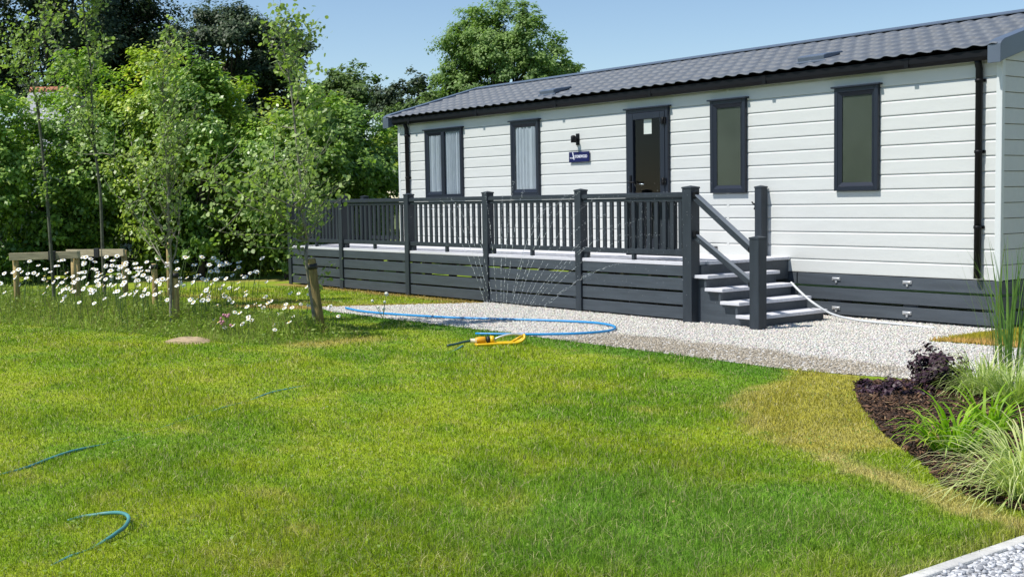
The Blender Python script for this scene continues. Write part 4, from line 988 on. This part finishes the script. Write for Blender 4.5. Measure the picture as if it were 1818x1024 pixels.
# ------------------------------------------------------------------ staked young trees
def sapling(label, base_px, trunk_px, seed, nbr, leaf_n, leaf_size, bark, r0=.022, start=.28, blen=.75, pale_limbs=0, steep=(.5, 1.1), clump=.05, extra=(), low_len=1.0, spread=.14):
    rng = np.random.default_rng(seed); b = ground(*base_px); root = empty('sapling', (b[0], b[1], 0)); tag(root, label, 'young tree')
    tp = [np.array([b[0], b[1], -.02])]
    for i, (x, y) in enumerate(trunk_px): tp.append(upright(b, x, y) + np.array([CF[0], CF[1], 0]) * rng.normal(0, .05))
    T = spline(tp, 8); m = len(T); mb = MB(); rs = np.linspace(1, .14, m) * r0; mb.tube(T, list(rs), 8)
    twig_pts = []
    def branch(s, d, L, r, depth):
        pts = [s]; p = s.copy(); v = d.copy(); k = 6
        for i in range(k):
            v = v + np.array([0, 0, .10]) + rng.normal(0, .14, 3); v /= np.linalg.norm(v); p = p + v * L / k; pts.append(p)
        mb.tube(pts, list(np.linspace(r, r * .25, len(pts))), 5, caps=False)
        for i in range(1, len(pts)):
            if depth > 0 and rng.random() < .75:
                dd = v + rng.normal(0, .75, 3); dd[2] = abs(dd[2]) * .6 + .1; dd /= np.linalg.norm(dd); branch(pts[i], dd, L * rng.uniform(.28, .5), r * .5, depth - 1)
            w_ = (1.0 if i > 1 else .35) * min(1, L / (.55 * blen))
            for _ in range(3):
                if rng.random() < w_: twig_pts.append(pts[i - 1] + (pts[i] - pts[i - 1]) * rng.random())
    for j in range(nbr):
        f = start + (1 - start) * ((j + rng.random()) / nbr) ** 1.0; k = min(int(f * m), m - 2); s = np.array(T[k]); a = rng.random() * 6.283
        el = rng.uniform(*steep); d = np.array([math.cos(a) * math.cos(el), math.sin(a) * math.cos(el), math.sin(el)])
        L = blen * (1 - .72 * (f - start) / (1 - start)) * rng.uniform(.6, 1.15) * (low_len if f < start + .2 else 1); branch(s, d, L, rs[k] * .5 + .002, 1)
    for p0, p1, L in extra:
        s = upright(b, *p0); e = upright(b, *p1); d = (e - s); branch(s, d / np.linalg.norm(d), np.linalg.norm(d), .006, 1)
    for k in range(int(m * .82), m, 2): twig_pts += [np.array(T[k])]
    mb.build('trunk', bark, root)
    tw = np.array(twig_pts); n = leaf_n; src = tw[rng.integers(0, len(tw), n)]
    P = src + rng.normal(0, clump, (n, 3)); N = rng.normal(0, .6, (n, 3)) + np.array([-.25, -.45, .8])
    tint = np.clip(rng.normal(.45, .22, n), 0, 1)
    link_mesh('crown', leaves('crown', P - OFF[root], N, leaf_size * rng.uniform(.55, 1.25, n), tint, rng, .82, .35, six=True), root, ['leaf_sapling'])
    return root
sapling('thin dark stemmed sapling tied to the left timber frame, furthest left of the young trees', (98, 556), [(92, 450), (80, 320), (66, 200), (60, 120), (72, 40), (75, -40), (72, -120)], 31, 17, 1500, .056, 'bark_green', r0=.025, start=.40, blen=.95, extra=[((63, 115), (2, 90), 1), ((90, 370), (45, 300), 1)], steep=(.25, 1.0))
sapling('tall grey stemmed sapling tied to the second timber frame', (187, 548), [(180, 440), (176, 340), (165, 230), (160, 130), (152, 40), (150, -50), (148, -150)], 32, 17, 1300, .058, 'bark_green', r0=.026, start=.35, blen=.8, extra=[((172, 270), (152, 215), 1), ((158, 40), (182, 0), 1)], steep=(.4, 1.1))
sapling('bushy sapling with many pale steep stems between two stakes', (303, 580), [(302, 470), (300, 380), (298, 290), (292, 220), (293, 150), (294, 72)], 33, 36, 2400, .050, 'bark_pale', r0=.020, start=.14, blen=.95, steep=(.6, 1.25), low_len=1.35, extra=[((302, 335), (280, 265), 1), ((302, 300), (320, 235), 1), ((301, 345), (284, 290), 1), ((302, 330), (330, 270), 1)])
sapling('slender leaning sapling with round leaves beside the decking, tip against the sky', (562, 589), [(552, 520), (545, 455), (542, 430), (540, 405), (535, 350), (528, 265), (520, 190), (510, 120), (498, 70), (484, 40)], 34, 26, 3000, .058, 'bark_pale', r0=.024, start=.26, blen=1.05, steep=(.0, .75), low_len=1.3, clump=.06,
        extra=[((545, 415), (575, 380), 1), ((538, 380), (510, 310), 1), ((540, 440), (440, 420), 1), ((512, 130), (545, 75), 1), ((546, 470), (470, 425), 1), ((540, 400), (615, 352), 1), ((549, 500), (590, 490), 1)])

# stakes, frames and ties
def stake(label, b, top, r, m, seed, tie=None, group=None, lean=(0, 0)):
    rng = np.random.default_rng(seed); root = empty('tree_stake', (b[0], b[1], 0)); tag(root, label, 'stake', group)
    B = np.array([b[0], b[1], -.05]); T = np.array([b[0] + lean[0], b[1] + lean[1], top])
    mb = MB(); mb.tube([B, B + (T - B) * .35 + rng.normal(0, .004, 3), B + (T - B) * .7 + rng.normal(0, .004, 3), T - (T - B) * .02, T], [r * 1.02, r, r * .98, r * .96, r * .85], 10); mb.build('post', m, root)
    if tie is not None:
        mb = MB(); u = (T - B) / np.linalg.norm(T - B); c = B + (T - B) * tie; mb.tube([c - u * .028, c + u * .028], r * 1.14, 12)
        mb.build('tie', 'rubber', root)
    return root
stake('round timber stake with a black rubber tie, nearest of three around the bushy sapling', ground(314, 579), .625, .036, 'stake_wood', 1, tie=.93, group='stakes of the bushy sapling')
stake('round timber stake with a black tie left of the bushy sapling', ground(277, 563), .66, .036, 'stake_wood', 2, tie=.95, group='stakes of the bushy sapling')
stake('taller plain timber stake directly behind the stem of the bushy sapling', ground(304, 556), .90, .034, 'stake_wood', 3, group='stakes of the bushy sapling')
l4 = upright(ground(572, 592), 553, 458) - ground(572, 592)
stake('weathered leaning stake with a black tie under the slender sapling by the gravel', ground(572, 592), .79, .046, 'stake_old', 4, tie=.90, lean=(l4[0], l4[1]))
def frame_(label, a, b, z_, seed, tie_at, back=None):
    a = np.array(a[:2]); b = np.array(b[:2]); root = empty('tree_support', (float(a[0]), float(a[1]), 0)); tag(root, label, 'timber frame', 'timber frames holding the young trees')
    rng = np.random.default_rng(seed)
    for p in (a, b):
        mb = MB(); mb.tube([(p[0], p[1], -.05), (p[0] + .004, p[1], .4), (p[0], p[1], z_ - .002)], [.040, .038, .037], 10); mb.build('post', 'stake_wood', root)
    d = (b - a) / np.linalg.norm(b - a); nrm = np.array([d[1], -d[0]]); nrm = nrm if nrm @ CF[:2] < 0 else -nrm
    o_ = nrm * .056
    mb = MB(); mb.bar((*(a + o_ - d * .06), z_ - .045), (*(b + o_ + d * .06), z_ - .035), .034, .095); mb.build('rail', 'rail_wood', root, bevel=.004)
    t = a + (b - a) * tie_at + o_; mb = MB(); mb.bar((*(t - d * .045), z_ - .042), (*(t + d * .045), z_ - .042), .060, .125); mb.build('tie', 'rubber', root, bevel=.006)
frame_('left timber frame of two posts and a rail tied to the thin sapling', ground(32, 556), ground(140, 553), .785, 5, .62)
frame_('right timber frame of two posts and a rail tied to the tall sapling', ground(134, 545), ground(224, 548), .79, 6, .55)

# ------------------------------------------------------------------ wild flowers under the trees
rng = np.random.default_rng(77)
xy = scatter(WILD, 90000, rng, ((-14.5, -9), (-3.8, -4.4))); n = len(xy)
e = d_line(xy[:, 0], xy[:, 1], WILD + WILD[:1]); pn = fbm(xy[:, 0], xy[:, 1], 1.3, 66)
hh = (.05 + .16 * sstep(.05, .9, e)) * rng.uniform(.3, 1.25, n) * (.45 + 1.1 * pn)
cols = np.array([0.17, 0.27, 0.03]) * (1 - pn[:, None] * .6) + np.array([0.42, 0.50, 0.10]) * pn[:, None] * .8
cols = cols * rng.uniform(.6, 1.4, n)[:, None]; st = rng.random(n) < .13; cols[st] = np.array([.36, .30, .14]) * rng.uniform(.6, 1.1, st.sum())[:, None]
o = link_mesh('wild_grass', blades('wild_grass', xy, hh, np.full(n, .008) * rng.uniform(.6, 1.3, n), cols, rng, .55), None, ['blade'])
tag(o, 'long rough grass growing round the stakes and young trees', 'grass', kind='stuff')
xy = scatter(WILD, 46000, rng, ((-14, -9), (-3.8, -4.4))); n = len(xy); e = d_line(xy[:, 0], xy[:, 1], WILD + WILD[:1])
P3 = np.c_[xy, (.02 + .22 * sstep(.05, .8, e)) * rng.random(n)]
me = leaves('ground_weeds', P3, rng.normal(0, .5, (n, 3)) + [0, 0, .9], rng.uniform(.02, .055, n), np.clip(rng.normal(.4, .22, n), 0, 1), rng, .5)
tag(link_mesh('ground_weeds', me, None, ['weed']), 'low leafy weeds between the rough grass under the young trees', 'weeds', kind='stuff')
n = len(LAWN_WEEDS); rng2 = np.random.default_rng(12)
me = leaves('lawn_weeds', np.c_[LAWN_WEEDS, rng2.uniform(.008, .024, n)], rng2.normal(0, .35, (n, 3)) + [0, 0, 1], rng2.uniform(.008, .022, n), np.clip(rng2.normal(.35, .2, n), 0, 1), rng2, .8)
tag(link_mesh('lawn_weeds', me, None, ['weed']), 'small clover and weed leaves speckled through the mown lawn', 'weeds', kind='stuff')
def daisy_mesh(h, seed, head=.031):
    rg = np.random.default_rng(seed); mb = MB(); b = np.array([0, 0, 0.0]); t = np.array([rg.normal(0, .05) * h * 2, rg.normal(0, .05) * h * 2, h])
    mb.tube([b, b + (t - b) * .5 + rg.normal(0, .012, 3), t], .0028, 4, 2, caps=False)
    ax_ = Vector((.25 + rg.normal(0, .3), -.6 + rg.normal(0, .3), 1.0)).normalized(); q = Vector((0, 0, 1)).rotation_difference(ax_); c = Vector(t)
    k = 13
    for i in range(k):
        a = 2 * math.pi * i / k + rg.normal(0, .06); wd = .21; L = head * rg.uniform(.88, 1.1)
        pl = [(.006, a), (L * .75, a - wd), (L, a - wd * .3), (L, a + wd * .3), (L * .75, a + wd)]
        mb.add([c + q @ Vector((r * math.cos(an), r * math.sin(an), -.10 * r + .001)) for r, an in pl], [(0, 1, 2, 3, 4)], 0)
    b0 = len(mb.v)
    mb.lathe(c, [(.0105, 0), (.0085, .004), (.004, .0065), (0, .007)], 8, 1, tuple(ax_))
    for i in range(0): pass
    me = bpy.data.meshes.new('oxeye_daisy'); me.from_pydata(mb.v, [], mb.f); me.polygons.foreach_set('material_index', mb.mi); me.polygons.foreach_set('use_smooth', mb.sm)
    for m_ in ('petal', 'daisy_eye', 'stem'): me.materials.append(MATS[m_])
    me.update(); return me
tall = [daisy_mesh(h, i) for i, h in enumerate((.62, .55, .48, .42, .36, .30, .68, .50))]
short = [daisy_mesh(h, 40 + i, .027) for i, h in enumerate((.26, .20, .15, .12, .30))]
def put_daisies(pts, meshes, label, group, rng):
    for i, p in enumerate(pts):
        o = bpy.data.objects.new('oxeye_daisy', meshes[int(rng.integers(len(meshes)))]); COL.objects.link(o)
        o.location = (p[0], p[1], 0); o.rotation_euler = (rng.normal(0, .06), rng.normal(0, .06), rng.normal(0, .35)); s_ = rng.uniform(.85, 1.15); o.scale = (s_, s_, s_)
        tag(o, label, 'daisy', group)
pts = []
for cx, cy, r1, r2, k in ((-7.6, -5.9, 1.0, .55, 92), (-8.9, -6.0, .9, .55, 56), (-6.5, -5.45, .55, .45, 52), (-10.0, -6.5, .8, .5, 34), (-8.0, -6.55, .9, .25, 16)):
    for _ in range(k): pts.append((cx + rng.normal(0, r1 * .6), cy + rng.normal(0, r2 * .6)))
pts = [p for p in pts if in_poly(np.array([p[0]]), np.array([p[1]]), WILD)[0]]
put_daisies(pts, tall, 'tall white oxeye daisy in the drift around the staked young trees', 'tall daisies in the drift', rng)
pts = [tuple(ground(x, y)[:2]) for x, y in [(560, 575), (585, 580), (640, 590), (650, 575), (690, 590), (470, 580), (485, 590), (505, 585), (520, 578), (440, 560), (405, 545), (415, 550), (395, 540), (430, 525), (465, 535), (475, 540), (350, 590), (380, 585), (400, 600), (440, 612), (468, 578), (545, 545), (555, 548), (610, 535), (460, 500), (430, 505), (495, 592), (455, 560), (420, 600), (370, 570), (540, 585), (515, 600), (448, 590), (410, 575), (360, 560), (388, 562), (425, 548)] if x < 600] + [tuple(ground(rng.uniform(375, 600), rng.uniform(545, 606))[:2]) for _ in range(26)]
put_daisies(pts, short, 'short white oxeye daisy scattered in thin grass right of the drift', 'short scattered daisies', rng)
# pale seed heads by the hose, a pink clover clump, and the dry mound
b = ground(680, 566); root = empty('seed_head_plant', (b[0], b[1], 0)); tag(root, 'small plant with pale round seed heads at the left end of the gravel', 'wild flower')
for k, (dx, dz) in enumerate(((686, 522), (683, 536), (681, 548), (672, 545), (661, 534))):
    t = upright(b, dx, dz); mb = MB(); mb.tube([b, (b + t) / 2 + [0, 0, .01], t], .0025, 5, caps=False); st_ = mb.build('stem', 'stem', root)
    mb = MB(); r = (.027, .018, .022, .016, .018)[k]; mb.lathe(t, [(0, -r), (r * .7, -r * .7), (r, 0), (r * .7, r * .7), (0, r)], 10); mb.build('seed_head', 'seedhead', st_)
b = ground(402, 600); root = empty('clover', (b[0], b[1], 0)); tag(root, 'clump of dusty pink clover heads in the rough grass', 'wild flower')
mb = MB(); rg = np.random.default_rng(4); heads = []
for k in range(11):
    t = b + np.array([rg.normal(0, .05), rg.normal(0, .05), rg.uniform(.12, .24)]); mb.tube([b + rg.normal(0, .015, 3) * [1, 1, 0], t], .002, 4, caps=False); heads.append(t)
stm = mb.build('stem', 'stem', root)
for t in heads:
    mb = MB(); r = .015; mb.lathe(t, [(0, -r), (r * .8, -r * .6), (r, 0), (r * .7, r * .8), (0, r * 1.1)], 8); mb.build('flower_head', 'clover_pink', stm)
mx, my = ground(336, 605)[:2]; gx = np.linspace(-.34, .34, 26); X, Y = np.meshgrid(gx, gx * .8, indexing='ij')
Z = .040 * np.clip(1 - (X / .30) ** 2 - (Y / .24) ** 2, 0, 1) ** .8 * (.6 + .8 * fbm(X, Y, 14, 5)) - .006
idx = np.arange(26 * 26).reshape(26, 26); F = np.stack([idx[:-1, :-1], idx[1:, :-1], idx[1:, 1:], idx[:-1, 1:]], -1).reshape(-1, 4)
o = link_mesh('soil_mound', np_mesh('soil_mound', np.stack([X.ravel(), Y.ravel(), Z.ravel()], -1), F, smooth=True), None, ['mound_soil']); o.location = (mx, my, 0)
tag(o, 'small dry pale mound of loose soil at the edge of the lawn below the daisies', 'mound')

# ------------------------------------------------------------------ bed plants
def ribbon_plant(name, cat, label, base, n, L, wd, leaf, seed, elev=(.7, 1.4), droop=1.6, rad_=.06, seg=7, tint=(.45, .25), twist=.3, part='foliage'):
    rng = np.random.default_rng(seed); root = empty(name, (base[0], base[1], 0)); tag(root, label, cat)
    a = rng.random(n) * 6.283; el = rng.uniform(*elev, n); ln = rng.uniform(*L, n); dr = droop * rng.uniform(.6, 1.3, n); w_ = wd * rng.uniform(.7, 1.25, n)
    p = np.stack([np.cos(a) * rng.random(n) * rad_, np.sin(a) * rng.random(n) * rad_, np.zeros(n)], -1)
    rows = []; cur = el.copy(); az = a + rng.normal(0, .25, n); sa = az + math.pi / 2 + rng.normal(0, twist, n); kk = rng.normal(0, .06, n)
    for i in range(seg + 1):
        t = i / seg; wt = w_ * (0.75 + .5 * min(t, .4) / .4 * .5) * (1 - t ** 2.5) + .0006
        sd_ = np.stack([np.cos(sa), np.sin(sa), np.zeros(n)], -1); rows.append((p - sd_ * wt[:, None] / 2, p + sd_ * wt[:, None] / 2))
        d = np.stack([np.cos(az) * np.cos(cur), np.sin(az) * np.cos(cur), np.sin(cur)], -1); p = p + d * (ln / seg)[:, None]
        cur = cur - dr / seg * (.35 + 1.5 * t); az = az + kk
        p[:, 2] = np.maximum(p[:, 2], .006)
    V = np.stack([q for r in rows for q in r], 1).reshape(-1, 3); k = 2 * (seg + 1)
    f = np.array([(2 * i, 2 * i + 1, 2 * i + 3, 2 * i + 2) for i in range(seg)])
    F = (f[None] + (np.arange(n) * k)[:, None, None]).reshape(-1, 4); ti = np.clip(rng.normal(tint[0], tint[1], n), 0, 1)
    link_mesh(part, np_mesh(part, V, F, {'tint': (np.repeat(ti, k), 'FLOAT')}, smooth=True), root, [leaf])
    return root
g = ground(1690, 806); ribbon_plant('daylily', 'daylily', 'bright lime green daylily clump at the front of the mulched bed', g, 110, (.25, .44), .018, 'leaf_lily', 61, elev=(.85, 1.5), droop=2.2, rad_=.11)
g = ground(1762, 768); ribbon_plant('daylily', 'daylily', 'second daylily clump, darker and further back beside the tall reedy grass', g, 50, (.26, .44), .016, 'leaf_lily', 62, elev=(.8, 1.45), droop=2.1, rad_=.10, tint=(.3, .2))
g = ground(1828, 884); ribbon_plant('sedge', 'ornamental grass', 'cream striped sedge spilling over the front edge of the bed at the right', g, 460, (.32, .60), .0078, 'leaf_sedge', 63, elev=(.35, 1.45), droop=2.5, rad_=.13, tint=(.62, .24))
g = ground(1880, 960); ribbon_plant('sedge', 'ornamental grass', 'cream striped sedge at the right edge of the photo beside the kerb', g + np.array([.35, .25, 0]), 260, (.32, .55), .0075, 'leaf_sedge', 66, elev=(.4, 1.45), droop=2.0, rad_=.10, tint=(.5, .25))
g = ground(1742, 700); ribbon_plant('sedge', 'ornamental grass', 'pale sedge mound at the back of the bed behind the daylilies', g, 340, (.26, .46), .009, 'leaf_sedge', 64, elev=(.5, 1.45), droop=1.9, rad_=.14, tint=(.38, .22))
g = ground(1800, 720); ribbon_plant('sedge', 'ornamental grass', 'green sedge mound at the foot of the tall reedy grass', g, 260, (.26, .44), .009, 'leaf_sedge', 65, elev=(.5, 1.45), droop=1.8, rad_=.12, tint=(.25, .2))
g = ground(1786, 682); ribbon_plant('reed_grass', 'ornamental grass', 'tall upright reedy grass in front of the caravan corner', g, 44, (.75, 1.10), .010, 'leaf_reed', 67, elev=(1.38, 1.56), droop=.22, rad_=.13, seg=9)
g = ground(1806, 688); ribbon_plant('reed_grass', 'ornamental grass', 'lighter feathery topped reedy grass at the right edge of the photo', g, 30, (.70, 1.10), .009, 'leaf_reed', 68, elev=(1.2, 1.55), droop=.7, rad_=.12, seg=9, tint=(.65, .25))
def leafy(name, cat, label, base, R, n, size, leaf, seed, stems=14):
    rng = np.random.default_rng(seed); root = empty(name, (base[0], base[1], 0)); tag(root, label, cat)
    P, N, tint, bc = crown_points((base[0], base[1], R[2] * .75), R, n, rng, 20, 5, .8, .9, hollow=.3)
    k = P[:, 2] > .01; P, N, tint = P[k], N[k], tint[k]
    link_mesh('foliage', leaves('foliage', P - OFF[root], N, size * rng.uniform(.6, 1.3, len(P)), tint, rng, .85, .2, six=True), root, [leaf])
    mb = MB()
    for t in bc[:stems]: mb.tube([(base[0], base[1], 0), ((base[0] + t[0]) / 2, (base[1] + t[1]) / 2, t[2] * .6), tuple(t)], .004, 5, caps=False)
    mb.build('stem', 'bark_dark', root)
g = ground(1662, 692); leafy('purple_heuchera', 'dark plant', 'dark purple leaved plant with ruffled leaves at the back of the bed', g, (.21, .18, .19), 2600, .028, 'leaf_purple', 71)
g = ground(1585, 700); leafy('purple_heuchera', 'dark plant', 'low spreading blackish purple plant along the left tip of the bed', g, (.28, .16, .035), 2600, .022, 'leaf_purple', 72)
